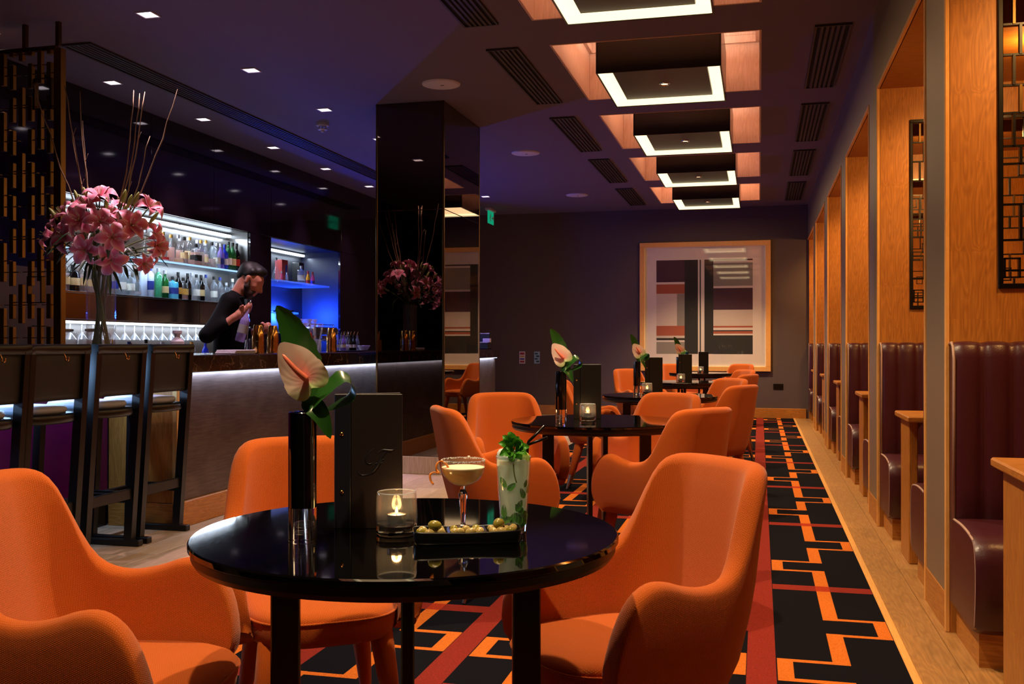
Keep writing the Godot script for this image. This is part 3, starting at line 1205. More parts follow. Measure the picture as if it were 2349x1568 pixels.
# ---------------------------------------------------------------- chairs, tables, stools
const RIM := [Vector2(0.0, 0.864), Vector2(0.14, 0.861), Vector2(0.185, 0.853), Vector2(0.207, 0.839), Vector2(0.223, 0.815), Vector2(0.235, 0.78), Vector2(0.246, 0.735), Vector2(0.258, 0.69), Vector2(0.274, 0.65), Vector2(0.297, 0.625), Vector2(0.33, 0.614), Vector2(0.365, 0.614), Vector2(0.41, 0.624), Vector2(0.45, 0.637), Vector2(0.485, 0.641), Vector2(0.52, 0.631), Vector2(0.55, 0.604), Vector2(0.575, 0.56), Vector2(0.597, 0.50), Vector2(0.61, 0.44), Vector2(0.614, 0.385)]


func shell_plan(s: float) -> Array:                   # arc length from the middle of the back -> [x, z (back negative), normal outwards]
	var a := absf(s)
	var sd := signf(s) if s != 0.0 else 1.0
	var p: Vector2; var n: Vector2
	if a < 0.078:
		p = Vector2(a, -0.235); n = Vector2(0, -1)
	elif a < 0.078 + 0.2356:
		var t := (a - 0.078) / 0.15
		p = Vector2(0.078 + 0.15 * sin(t), -0.085 - 0.15 * cos(t)); n = Vector2(sin(t), -cos(t))
	else:
		var d := a - 0.3136
		p = Vector2(0.228 + 0.016 * d / 0.3, -0.085 + d); n = Vector2(1, 0)
	return [p.x * sd, p.y, Vector2(n.x * sd, n.y)]


func shell_point(s: float, y: float, off: float) -> Vector3:
	var pl := shell_plan(s)
	var w := clampf((0.42 - absf(s)) / 0.20, 0.0, 1.0)
	w = w * w * (3.0 - 2.0 * w)
	var k := clampf((y - 0.36) / 0.26, 0.0, 1.0)
	var sc := 0.86 + 0.14 * sin(k * PI / 2)
	var n: Vector2 = pl[2]
	var x: float = pl[0] * sc + n.x * off
	var z: float = pl[1] * sc + n.y * off
	var up := maxf(y - 0.44, 0.0)
	z -= (0.13 * up + 0.10 * up * up) * w
	var low := maxf(0.45 - y, 0.0)
	z -= 8.0 * low * low * smoothstep(0.42, 0.60, absf(s))
	x *= 1.0 - 0.16 * up * w                          # the back narrows a little upwards
	return Vector3(x, y, z)


func make_chair() -> Node3D:
	var t := thing("tub_chair", "", "armchair", Vector3.ZERO, 0.0, "orange tub chairs round the dark tables")
	var st := new_st()
	smooth(st)
	var ss := []
	for i in 97:
		var u := absf(i - 48) / 48.0
		ss.append(signf(i - 48) * 0.614 * (u * 1.04 if u < 0.7 else 0.728 + 0.272 * (1.0 - pow(maxf(1.0 - (u - 0.7) / 0.3, 0.0), 1.35))))
	var rim := curve(RIM, 3)
	var rows := []
	var th := 0.056
	for s: float in ss:
		var hh := table_at(rim, absf(s))
		var r := PackedVector3Array()
		var rad := th * 0.5
		var top := maxf(hh - rad, 0.385)
		for k in 9:
			r.append(shell_point(s, lerpf(0.365, top, k / 8.0), rad - (0.012 if k == 0 else 0.0)))
		for k in range(1, 8):
			var a := PI * k / 8.0
			r.append(shell_point(s, top + rad * sin(a), rad * cos(a)))
		for k in 9:
			r.append(shell_point(s, lerpf(top, 0.375, k / 8.0), -rad))
		rows.append(r)
	grid(st, rows, true, true)
	for e in [0, rows.size() - 1]:                      # close the arm fronts
		var r: PackedVector3Array = rows[e]
		var n := r.size()
		for k in n / 2:
			if e == 0:
				q(st, r[k], r[k + 1], r[n - 2 - k], r[n - 1 - k]) if k < n / 2 - 1 else tri(st, r[k], r[k + 1], r[n - 1 - k])
			else:
				q(st, r[k], r[n - 1 - k], r[n - 2 - k], r[k + 1]) if k < n / 2 - 1 else tri(st, r[k], r[n - 1 - k], r[k + 1])
	put("shell", st, M.wool, t)
	# seat
	st = new_st()
	smooth(st)
	rows = []
	var prof := [Vector2(0.0, 0.362), Vector2(0.80, 0.362), Vector2(0.92, 0.368), Vector2(0.975, 0.385), Vector2(0.99, 0.41), Vector2(1.0, 0.432), Vector2(0.985, 0.442), Vector2(0.96, 0.450), Vector2(0.88, 0.459), Vector2(0.6, 0.468), Vector2(0.3, 0.472), Vector2(0.0, 0.473)]
	for p: Vector2 in prof:
		var r := PackedVector3Array()
		for j in 40:
			var a := TAU * j / 40
			var cx := signf(cos(a)) * pow(absf(cos(a)), 0.62)
			var cz := signf(sin(a)) * pow(absf(sin(a)), 0.72)
			var z := cz * (0.252 if cz > 0 else 0.178)
			r.append(Vector3(cx * 0.200 * p.x * (1.0 + 0.06 * maxf(cz, 0.0)), p.y, z * p.x))
		rows.append(r)
	grid(st, rows, true)
	put("seat", st, M.wool, t)
	st = new_st()
	var pip := []
	for j in 41:
		var a := TAU * j / 40
		var cx := signf(cos(a)) * pow(absf(cos(a)), 0.62)
		var cz := signf(sin(a)) * pow(absf(sin(a)), 0.72)
		pip.append(Vector3(cx * 0.201 * (1.0 + 0.06 * maxf(cz, 0.0)), 0.434, cz * (0.253 if cz > 0 else 0.178)))
	tube(st, pip, [0.0035], 5, false)
	put("seam", st, M.wool, t)
	for lx: float in [-1.0, 1.0]:
		for lz: float in [-1.0, 1.0]:
			var a := Vector3(lx * 0.145, 0.38, 0.16 if lz > 0 else -0.14)
			var b := Vector3(lx * 0.195, 0.0, 0.215 if lz > 0 else -0.235)
			var m := a.lerp(b, 0.70)
			st = new_st()
			tube(st, [a, a.lerp(b, 0.3), m], [0.032, 0.028, 0.0185], 14)
			var leg := put("leg", st, M.wool, t)
			st = new_st()
			tube(st, [m, b + Vector3(0, 0.004, 0)], [0.0178, 0.0095], 12, true, true)
			put("ferrule", st, M.steel, leg)
	return t


func face(fx: float, fz: float) -> float:              # turn of a thing whose front is +z, to look along (x, depth)
	return atan2(fx, -fz)


func build_chairs() -> void:
	var c := make_chair()
	# [x, Z, facing x, facing Z, label]
	var list := [
		[-1.35, 1.87, 0.98, 0.16, "orange tub chair at the left edge of the nearest table, cut by the photo's corner"],
		[-1.2, 2.57, 0.56, -0.83, "orange tub chair behind the nearest table, its back behind the vase and menu"],
		[-0.315, 2.36, -0.74, -0.67, "orange tub chair in front on the booth side, showing its brightly lit inner back"],
		[-1.16, 4.5, 0.85, 0.5, "orange tub chair showing its shaded outer back, between the cocktails and second table"],
		[-1.33, 5.42, 0.5, -0.87, "orange tub chair beyond the second table, nearest the mirrored pillar, facing the camera"],
		[-0.62, 5.62, -0.45, -0.89, "orange tub chair behind the second table with bright wide back, beside the candle"],
		[-0.46, 4.72, -0.80, 0.60, "orange tub chair turned away at the second table, above the front chair"],
		[-1.26, 7.95, 0.97, 0.1, "orange tub chair at the third table, seen between vase and menu"],
		[-0.35, 7.3, -0.85, 0.5, "orange tub chair turned away at the third table beside the carpet's red band"],
		[-0.42, 8.3, -0.7, -0.7, "orange tub chair beyond the third table, only its upper back showing"],
		[-1.3, 11.3, 0.7, -0.71, "orange tub chair left of the small distant anthurium, below the dark wall"],
		[-0.35, 9.85, -0.9, 0.4, "orange tub chair turned away at the fourth table, under the picture's corner"],
		[-0.38, 11.25, -0.8, -0.55, "orange tub chair on the far side of the fourth table, near the picture's corner"],
		[-1.08, 14.3, 0.6, -0.8, "orange tub chair behind the distant menus at the last table, under the picture"],
		[-0.38, 14.4, -0.5, -0.85, "orange tub chair farthest away at the last table, against the picture frame"]]
	for k in list.size():
		var r: Array = list[k]
		if k == 0:
			c.position = P(r[0], 0.004, r[1]); c.rotation.y = face(r[2], r[3]); c.set_meta("label", r[4])
		else:
			copy(c, P(r[0], 0.004, r[1]), face(r[2], r[3]), r[4])


func build_tables() -> void:
	var t := thing("round_table", "", "table", Vector3.ZERO, 0.0, "round black glass tables")
	var st := new_st()
	lathe(st, [Vector2(0, TT - 0.016), Vector2(0.425, TT - 0.016), Vector2(0.43, TT - 0.012), Vector2(0.43, TT - 0.003), Vector2(0.427, TT), Vector2(0, TT)], 96, 1, 1, 0.35)
	put("glass_top", st, M.black_gloss, t)
	st = new_st()
	lathe(st, [Vector2(0, TT - 0.045), Vector2(0.40, TT - 0.045), Vector2(0.418, TT - 0.04), Vector2(0.424, TT - 0.03), Vector2(0.424, TT - 0.017), Vector2(0, TT - 0.017)], 96, 1, 1, 0.5)
	put("under_rim", st, M.ebony, t)
	for k in 4:
		T = Transform3D(Basis(Vector3.UP, PI / 2 * k), Vector3.ZERO)
		st = new_st()
		bx(st, Vector3(0.245, (TT - 0.045) / 2, 0), Vector3(0.058, TT - 0.045, 0.024), 0.003)
		put("leg", st, M.black_satin, t)
	st = new_st()
	for k in 2:
		T = Transform3D(Basis(Vector3.UP, PI / 2 * k), Vector3.ZERO)
		bx(st, Vector3(0, TT - 0.06, 0), Vector3(0.46, 0.03, 0.022), 0.002)
	T = Transform3D()
	put("cross_rail", st, M.black_satin, t)
	var list := [[-0.70, 1.93, 0.349], [-0.79, 4.94, 0.31], [-0.725, 7.50, 0.2], [-0.77, 10.25, 0.2], [-0.75, 13.5, 0.2]]
	var nth := ["nearest, set with two cocktails", "second from the camera, behind the mint cocktail", "third from the camera", "fourth from the camera", "farthest, before the picture"]
	for k in 5:
		var lab: String = "round black glass table, " + nth[k]
		if k == 0:
			t.position = P(list[0][0], 0.004, list[0][1]); t.rotation.y = list[0][2]; t.set_meta("label", lab)
		else:
			copy(t, P(list[k][0], 0.004, list[k][1]), list[k][2], lab)


func build_stools() -> void:
	# local: back at x = 0, sitter faces -x, width along z
	var t := thing("bar_stool", "", "bar stool", Vector3.ZERO, 0.0, "dark bar stools with grey hide backs")
	var st := new_st()
	var hw := 0.20
	for s: float in [-1.0, 1.0]:
		st = new_st()                                    # rear post, raked
		slab(st, Vector3(-0.075, 0.03, s * (hw - 0.0)), Vector3(0.0, 1.11, s * hw), 0.05, 0.042)
		put("rear_post", st, M.ebony, t)
		st = new_st()
		slab(st, Vector3(-0.40, 0.03, s * (hw - 0.02)), Vector3(-0.37, 0.78, s * (hw - 0.035)), 0.045, 0.04)
		put("front_leg", st, M.ebony, t)
		st = new_st()
		bx(st, Vector3(-0.22, 0.018, s * hw), Vector3(0.44, 0.036, 0.045), 0.004)
		put("runner", st, M.ebony, t)
		st = new_st()
		bx(st, Vector3(-0.21, 0.27, s * (hw - 0.005)), Vector3(0.34, 0.05, 0.025), 0.003)
		put("side_rail", st, M.ebony, t)
	st = new_st()
	bx(st, Vector3(-0.055, 0.30, 0), Vector3(0.022, 0.06, 2 * hw - 0.03), 0.003)
	put("stretcher", st, M.ebony, t)
	st = new_st()
	bx(st, Vector3(-0.395, 0.25, 0), Vector3(0.03, 0.05, 2 * hw - 0.05), 0.003)
	put("footrest", st, M.ebony, t)
	st = new_st()                                        # top rail, gently bowed
	var rows := []
	smooth(st)
	for k in 13:
		var z := -hw - 0.018 + (2 * hw + 0.036) * k / 12.0
		var b := 0.02 * (1.0 - pow(z / hw, 2.0))
		rows.append(PackedVector3Array([Vector3(-0.03 - b, 1.10, z), Vector3(-0.03 - b, 1.14, z), Vector3(-0.022 - b, 1.15, z), Vector3(0.02 - b, 1.15, z), Vector3(0.028 - b, 1.143, z), Vector3(0.028 - b, 1.10, z)]))
	grid(st, rows, true, false)
	for e: int in [0, 12]:
		var r: PackedVector3Array = rows[e]
		flat(st)
		for k in range(1, 5):
			if e == 0: tri(st, r[0], r[k], r[k + 1])
			else: tri(st, r[0], r[k + 1], r[k])
	put("top_rail", st, M.ebony, t)
	st = new_st()                                        # upholstered back
	rows = []
	smooth(st)
	for k in 9:
		var y := 0.865 + 0.238 * k / 8.0
		var xo := -0.075 * (1.11 - y) / 1.08
		var r := PackedVector3Array()
		for j in 13:
			var u := j / 12.0 * 2.0 - 1.0
			var puff := 0.013 * (1.0 - pow(absf(u), 4.0)) * (1.0 - pow(absf(k / 4.0 - 1.0), 4.0))
			r.append(Vector3(xo + 0.006 + puff - 0.012 * (1.0 - u * u), y, u * (hw - 0.022)))
		rows.append(r)
	grid(st, rows, false, false)
	var back := []
	for row: PackedVector3Array in rows:
		var r := PackedVector3Array()
		for p in row:
			r.append(p + Vector3(-0.04, 0, 0))
		back.append(r)
	grid(st, back, false, true)
	for k in 12:
		q(st, rows[0][k], rows[0][k + 1], back[0][k + 1], back[0][k])
	put("back_pad", st, M.grey_hide, t)
	st = new_st()                                        # seat frame, round at the back
	lathe_box(st, 0.75, 0.80, 0.0)
	put("seat_frame", st, M.ebony, t)
	st = new_st()
	lathe_box(st, 0.80, 0.835, 0.028)
	put("seat_pad", st, M.seat_hide, t)
	st = new_st()                                        # brass hook on the back
	tube(st, curve([Vector3(0.022, 1.10, -0.02), Vector3(0.03, 1.085, -0.02), Vector3(0.032, 1.07, -0.02), Vector3(0.045, 1.068, -0.02), Vector3(0.05, 1.085, -0.02)], 4), [0.004], 6)
	put("hook", st, M.brass, t)
	var zs := [3.87, 4.305, 4.80, 5.285]
	var nth := ["partly cut off by the photo's edge", "second from the lit bronze bar front's corner, third row place", "next to the last before the bronze bar front", "last in the row, beside the lit bronze bar front"]
	nth = ["cut by the edge of the photo", "second from the photo's edge", "third from the photo's edge", "nearest the lit bronze bar front"]
	for k in 4:
		var lab: String = "dark wood bar stool with grey hide back, " + nth[k]
		if k == 0:
			t.position = P(-3.42, 0, zs[0]); t.set_meta("label", lab)
		else:
			copy(t, P(-3.42, 0, zs[k]), 0.0, lab)


func slab(st: SurfaceTool, a: Vector3, b: Vector3, w: float, d: float) -> void:   # a leaning square post
	flat(st)
	var x := Vector3(w / 2, 0, 0); var z := Vector3(0, 0, d / 2)
	var r := []
	for p: Vector3 in [a, b]:
		r.append([p - x - z, p + x - z, p + x + z, p - x + z])
	for k in 4:
		var n := (k + 1) % 4
		q(st, r[0][n], r[0][k], r[1][k], r[1][n])
	q(st, r[1][3], r[1][2], r[1][1], r[1][0])
	q(st, r[0][0], r[0][1], r[0][2], r[0][3])


func lathe_box(st: SurfaceTool, y0: float, y1: float, inset: float) -> void:   # the stool's seat outline: straight in front, bowed at the back
	smooth(st)
	var rows := []
	for p: Vector2 in [Vector2(0, y0), Vector2(0.96, y0), Vector2(1, y0 + 0.01), Vector2(1, y1 - 0.012), Vector2(0.96, y1), Vector2(0.5, y1 + inset * 0.3), Vector2(0, y1 + inset * 0.4)]:
		var r := PackedVector3Array()
		for j in 32:
			var a := TAU * j / 32
			var cx := signf(cos(a)) * pow(absf(cos(a)), 0.5)
			var cz := signf(sin(a)) * pow(absf(sin(a)), 0.5)
			r.append(Vector3(-0.21 + cx * (0.20 - inset) * p.x + (0.03 * (1.0 - cz * cz) if cx > 0 else 0.0) * p.x, p.y, cz * (0.192 - inset) * p.x))
		rows.append(r)
	grid(st, rows, true)


# ---------------------------------------------------------------- on the tables
func make_vase() -> Node3D:
	var t := thing("flower_vase", "", "vase", Vector3.ZERO, 0.0, "black tube vases on the round tables")
	var st := new_st()
	lathe(st, [Vector2(0, 0.0), Vector2(0.0262, 0.0), Vector2(0.027, 0.001), Vector2(0.027, 0.066), Vector2(0, 0.066)], 32, 1, 1, 0.5)
	put("clear_base", st, M.crystal, t)
	st = new_st()                                        # the bubble in the base is air, drawn as a small bright shell
	ball(st, Vector3(0.002, 0.034, 0), Vector3(0.014, 0.008, 0.014), 8, 16)
	ball(st, Vector3(-0.002, 0.018, 0), Vector3(0.010, 0.005, 0.010), 8, 16)
	put("bubble", st, M.glass, t)
	st = new_st()
	lathe(st, [Vector2(0, 0.066), Vector2(0.027, 0.0665), Vector2(0.027, 0.249), Vector2(0.0262, 0.25), Vector2(0.0235, 0.25), Vector2(0.0230, 0.249), Vector2(0.0230, 0.075), Vector2(0, 0.075)], 32, 1, 1, 0.5)
	put("black_tube", st, M.black_gloss, t)
	return t


func leaf(st: SurfaceTool, path: Array, w: float, nrm: Vector3, fold := 0.25, shape := 0.75, n := 14, side0 := Vector3.ZERO, vein := 0.0, point := 0.8) -> void:   # a blade along a path
	smooth(st)
	var pts := curve(path, maxi(2, n / (path.size() - 1)))
	var rows := []
	for i in pts.size():
		var u := float(i) / (pts.size() - 1)
		var d: Vector3 = (pts[mini(i + 1, pts.size() - 1)] - pts[maxi(i - 1, 0)]).normalized()
		var side := d.cross(nrm).normalized() if side0 == Vector3.ZERO else (side0 - d * side0.dot(d)).normalized()
		var up := side.cross(d)
		var ww := w * pow(sin(PI * clampf(pow(u, shape), 0.0, 1.0)), point) + 0.0005
		var r := PackedVector3Array()
		for k in 13:
			var v := (k - 6) / 6.0
			var rib := vein * (sin(u * 26.0 - absf(v) * 5.0) * absf(v) * (1.0 - 0.3 * absf(v)) - 0.8 * exp(-v * v * 40.0))
			var saw := 1.0 + (0.06 * sin(u * 60.0) if vein > 0.0 and absf(v) > 0.9 else 0.0)
			r.append(pts[i] + side * ww * v * saw + up * (fold * ww * v * v + rib))
		rows.append(r)
	grid(st, rows)


func spathe(st: SurfaceTool, c: Vector3, b: Basis, size: float) -> void:   # heart-shaped glossy bract; b.z = its face, b.y = towards its tip
	smooth(st)
	var rows := []
	var na := 64
	for i in 13:
		var u := i / 12.0
		var r := PackedVector3Array()
		for j in na:
			var a := TAU * j / na
			# heart outline in polar form round the spadix root
			var k := cos(a)                               # 1 towards the tip
			var rad := 0.58 + 0.30 * pow(maxf(k, 0.0), 2.2) + 0.12 * pow(maxf(k, 0.0), 6.0) + 0.16 * pow(maxf(k, 0.0), 40.0)
			rad -= 0.30 * pow(maxf(-k, 0.0), 7.0)
			rad += 0.06 * pow(absf(sin(a)), 2.0) * (1.0 if k < 0.3 else 0.4)
			var p := Vector2(sin(a), cos(a)) * rad * u
			var dome := 0.12 * u * u - 0.10 * pow(u, 3.0) * (0.6 + 0.6 * absf(sin(a * 2.0))) + 0.005 * sin(a * 9.0 + u * 5.0) * u * u + 0.004 * sin(a * 17.0 - u * 14.0) * u * (1.0 - 0.5 * u)
			r.append(c + b * Vector3(p.x * size, p.y * size, dome * size))
		rows.append(r)
	# colours per vertex: emit by hand
	for i in 12:
		for j in na:
			var k := (j + 1) % na
			for o: Array in [[i, j], [i, k], [i + 1, k], [i, j], [i + 1, k], [i + 1, j]]:
				var u: float = o[0] / 12.0
				var a: float = TAU * o[1] / na
				var kk := cos(a)
				var pink := Color(0.86, 0.30, 0.28).lerp(Color(0.88, 0.68, 0.58), clampf(u * 1.5, 0, 1))
				st.set_color(pink.lerp(Color(0.50, 0.66, 0.25), clampf((u * (0.42 - kk) - 0.22) * 1.25, 0.0, 0.9)))
				var row: PackedVector3Array = rows[o[0]]
				st.add_vertex(T * row[o[1]])


func make_anthurium() -> Node3D:                       # root at the vase's mouth, seen from +z
	var t := thing("anthurium", "", "flower", Vector3.ZERO, 0.0, "anthuriums in the black vases")
	var st := new_st()
	tube(st, curve([Vector3(0.006, -0.16, 0), Vector3(0.008, 0.0, 0), Vector3(0.01, 0.04, 0.01), Vector3(0.015, 0.062, 0.012)], 5), [0.003], 8)
	put("stem", st, M.stem, t)
	st = new_st()
	var fb := Basis.from_euler(Vector3(0.10, -0.22, 0.0)) * Basis(Vector3(0, 0, 1), 0.62)
	spathe(st, Vector3(0.012, 0.064, 0.02), fb, 0.074)
	put("spathe", st, M.spathe, t)
	st = new_st()
	var d := fb * Vector3(0, 1, 0)
	var c := Vector3(0.012, 0.064, 0.024)
	tube(st, curve([c, c + d * 0.02 + fb.z * 0.012, c + d * 0.045 + fb.z * 0.02, c + d * 0.062 + fb.z * 0.022], 4), [0.0066, 0.0065, 0.0063, 0.006, 0.0057, 0.0054, 0.005, 0.0046, 0.0042, 0.0038, 0.0032, 0.0022, 0.0005], 10)
	put("spadix", st, M.spadix, t)
	st = new_st()
	leaf(st, [Vector3(0.008, 0.0, -0.01), Vector3(0.012, 0.05, -0.018), Vector3(-0.003, 0.11, -0.02), Vector3(-0.028, 0.168, -0.015), Vector3(-0.052, 0.206, -0.006)], 0.031, Vector3(0.15, 0, 1), 0.3, 0.9, 32, Vector3.ZERO, 0.0004)
	put("leaf", st, M.dark_leaf, t)
	st = new_st()
	leaf(st, [Vector3(0.008, 0.0, -0.004), Vector3(0.03, 0.022, 0.01), Vector3(0.055, 0.048, 0.0), Vector3(0.075, 0.064, -0.01), Vector3(0.09, 0.055, -0.02), Vector3(0.088, 0.03, -0.018), Vector3(0.062, 0.012, 0.0), Vector3(0.036, 0.0, 0.012)], 0.030, Vector3(-0.4, 0.6, 0.7), 0.12, 0.8, 35, Vector3(0.30, -0.35, 0.89), 0.0003)
	put("leaf", st, M.dark_leaf, t)
	st = new_st()
	leaf(st, [Vector3(0.006, 0.0, 0.006), Vector3(0.02, 0.012, 0.014), Vector3(0.04, -0.008, 0.02), Vector3(0.058, -0.05, 0.02)], 0.020, Vector3(0.2, 0.5, 1), 0.25, 0.8, 15)
	put("leaf", st, M.dark_leaf, t)
	return t


func make_menu(emblem: bool) -> Node3D:                  # standing, the front cover towards +z, spine at the left
	var t := thing("menu", "", "menu", Vector3.ZERO, 0.0, "menus standing on the round tables")
	var st := new_st()
	bx(st, Vector3(0.018, 0.139, 0), Vector3(0.106, 0.278, 0.004), 0.0012)
	put("front_cover", st, M.menu_hide if emblem else M.menu_dark, t)
	st = new_st()
	bx(st, Vector3(-0.053, 0.139, 0.0006), Vector3(0.034, 0.278, 0.005), 0.0015)
	put("spine", st, M.menu_spine if emblem else M.menu_dark, t)
	st = new_st()
	T = Transform3D(Basis(Vector3.UP, 0.42), Vector3(-0.068, 0, -0.004))
	bx(st, Vector3(0.07, 0.139, 0), Vector3(0.14, 0.278, 0.004), 0.0012)
	put("back_cover", st, M.menu_dark, t)
	T = Transform3D()
	st = new_st()
	for y: float in [0.195, 0.075]:
		ball(st, Vector3(-0.0545, y, 0.003), Vector3(0.0045, 0.0045, 0.0026), 6, 12)
		bx(st, Vector3(-0.0545, y, 0.0056), Vector3(0.0008, 0.007, 0.0006))
	put("screw", st, M.brass, t)
	if emblem:                                           # the stamped script initial
		st = new_st()
		var k := 0.140 / 155.0                              # photograph pixels to metres
		var pt := func(x: float, y: float) -> Vector3: return Vector3((x - 845.5) * k, (1213.0 - y) * k + 0.001, 0.0020)
		var strokes := [
			[[[861, 1031], [850, 1037], [842, 1047], [839, 1056], [843, 1064], [850, 1066], [858, 1062], [863, 1052], [868, 1040], [878, 1034], [892, 1035], [903, 1034], [909, 1029]], [0.5, 0.8, 1.2, 1.5, 1.4, 1.0, 0.7, 0.5, 0.7, 1.3, 1.7, 1.0, 0.4]],
			[[[889, 1036], [880, 1046], [873, 1058], [867, 1070], [858, 1082], [846, 1090], [833, 1092], [825, 1089], [823, 1085]], [0.8, 1.6, 2.4, 2.6, 2.0, 1.2, 0.9, 1.3, 1.7]],
			[[[850, 1074], [858, 1067], [868, 1064], [878, 1063], [882, 1058], [878, 1056], [873, 1062], [869, 1070]], [0.4, 0.8, 0.9, 0.9, 0.9, 0.8, 0.8, 0.6]]]
		for s: Array in strokes:
			var ps := []
			var rs := []
			for p: Array in s[0]:
				ps.append(pt.call(p[0], p[1]))
			for r: float in s[1]:
				rs.append(Vector2(r, 0))
			var cr := curve(rs, 5)
			var rr := []
			for r: Vector2 in cr:
				rr.append(maxf(r.x, 0.3) * k * 1.15)
			tube(st, curve(ps, 5), rr, 8)
		put("stamped_initial", st, M.menu_spine, t)
	return t


func make_candle_glass() -> Node3D:
	var t := thing("candle_glass", "", "candle holder", Vector3.ZERO, 0.0, "glass candle holders on the round tables")
	var st := new_st()
	lathe(st, [Vector2(0, 0.0), Vector2(0.038, 0.0), Vector2(0.0405, 0.003), Vector2(0.041, 0.02), Vector2(0.038, 0.0225), Vector2(0.0, 0.0205)], 40, 1, 1, 0.6)
	put("thick_base", st, M.crystal, t)
	st = new_st()
	lathe(st, [Vector2(0.041, 0.0205), Vector2(0.0415, 0.045), Vector2(0.040, 0.08), Vector2(0.0388, 0.0845)], 40)
	lathe(st, [Vector2(0.0372, 0.084), Vector2(0.0385, 0.075), Vector2(0.0392, 0.045), Vector2(0.038, 0.024)], 40)
	put("wall", st, M.glass, t)
	st = new_st()
	var ring := []
	for j in 41:
		ring.append(Vector3(0.038 * cos(TAU * j / 40), 0.0845, 0.038 * sin(TAU * j / 40)))
	tube(st, ring, [0.0011], 6, false)
	put("rim", st, M.rim_glass, t)
	return t


func make_tealight() -> Node3D:
	var t := thing("tealight", "", "candle", Vector3.ZERO, 0.0, "lit tealights in the glass holders")
	var st := new_st()
	lathe(st, [Vector2(0, 0), Vector2(0.0185, 0), Vector2(0.0190, 0.001), Vector2(0.0190, 0.0155), Vector2(0.0196, 0.0165), Vector2(0.0186, 0.0165), Vector2(0.0184, 0.014)], 28, 1, 1, 0.5)
	put("tin_cup", st, M.brushed, t)
	st = new_st()
	lathe(st, [Vector2(0.0184, 0.0142), Vector2(0.008, 0.0135), Vector2(0.0, 0.0132)], 28)
	put("wax", st, M.wax, t)
	st = new_st()
	cyl(st, Vector3(0, 0.013, 0), Vector3(0.0005, 0.018, 0), 0.0007, 0.0007, 6)
	put("wick", st, M.black, t)
	st = new_st()
	lathe(st, [Vector2(0, 0.0165), Vector2(0.0022, 0.0185), Vector2(0.0034, 0.0215), Vector2(0.0030, 0.025), Vector2(0.0015, 0.029), Vector2(0, 0.033)], 14)
	put("flame", st, M.flame, t)
	omni(t, Vector3(0, 0.0225, 0), Color(1.0, 0.72, 0.42), 0.004, 0.01)
	return t


func build_tabletops() -> void:
	var y := TT + 0.004
	var yaw := deg_to_rad(13.95)
	var nth := ["nearest", "second", "third", "fourth", "farthest"]
	var v := make_vase(); var a := make_anthurium()
	var vs := [[-0.859, 1.775, 1.0, 0.0], [-0.929, 4.72, 1.0, -0.1], [-0.90, 7.55, 1.0, 0.3], [-0.80, 10.3, 1.0, 0.15]]
	for k in 4:
		var r: Array = vs[k]
		var lv := "black tube vase with clear base holding an anthurium on the %s round table" % nth[k]
		var la := "%s anthurium with dark leaves, in the vase on the %s round table" % [["pale pink and green", "pink and lime edged", "slender pink", "small white"][k], nth[k]]
		if k == 0:
			v.position = P(r[0], y, r[1]); v.set_meta("label", lv)
			a.position = P(r[0], y + 0.25, r[1]); a.rotation.y = yaw; a.set_meta("label", la)
		else:
			copy(v, P(r[0], y, r[1]), 0.0, lv)
			copy(a, P(r[0], y + 0.25, r[1]), yaw + r[3], la)
	var m0 := make_menu(true)
	m0.position = P(-0.786, y, 1.93); m0.rotation.y = yaw
	m0.set_meta("label", "tall black leather menu with a stamped script initial, on the nearest round table")
	var m1: Node3D = make_menu(false)
	var ms := [[-0.853, 5.025, 0.0], [-0.80, 7.80, 0.12], [-0.735, 10.28, 0.1], [-0.73, 13.62, 0.2]]
	for k in 4:
		var lab := "plain black menu standing on the %s round table" % nth[k + 1]
		var at := P(ms[k][0], y, ms[k][1])
		if k == 0:
			m1.position = at; m1.rotation.y = yaw; m1.set_meta("label", lab)
		else:
			copy(m1, at, yaw + ms[k][2], lab)
	var g := make_candle_glass(); var c := make_tealight()
	var cs := [[-0.708, 1.888], [-0.829, 4.90], [-0.83, 7.60], [-0.76, 10.05], [-0.755, 13.38]]
	for k in 5:
		var at := P(cs[k][0], y, cs[k][1])
		var lg := "clear glass candle holder with a thick base on the %s round table" % nth[k]
		var lc := "lit white tealight inside the glass holder on the %s round table" % nth[k]
		if k == 0:
			g.position = at; g.set_meta("label", lg)
			c.position = at + Vector3(0, 0.0235, 0); c.set_meta("label", lc)
		else:
			copy(g, at, 0.0, lg)
			copy(c, at + Vector3(0, 0.0235, 0), 0.0, lc)
	build_coupe(P(-0.596, y, 1.979), yaw)
	build_highball(P(-0.484, y, 1.961), yaw)
	build_dish(P(-0.548, y, 1.845), yaw)


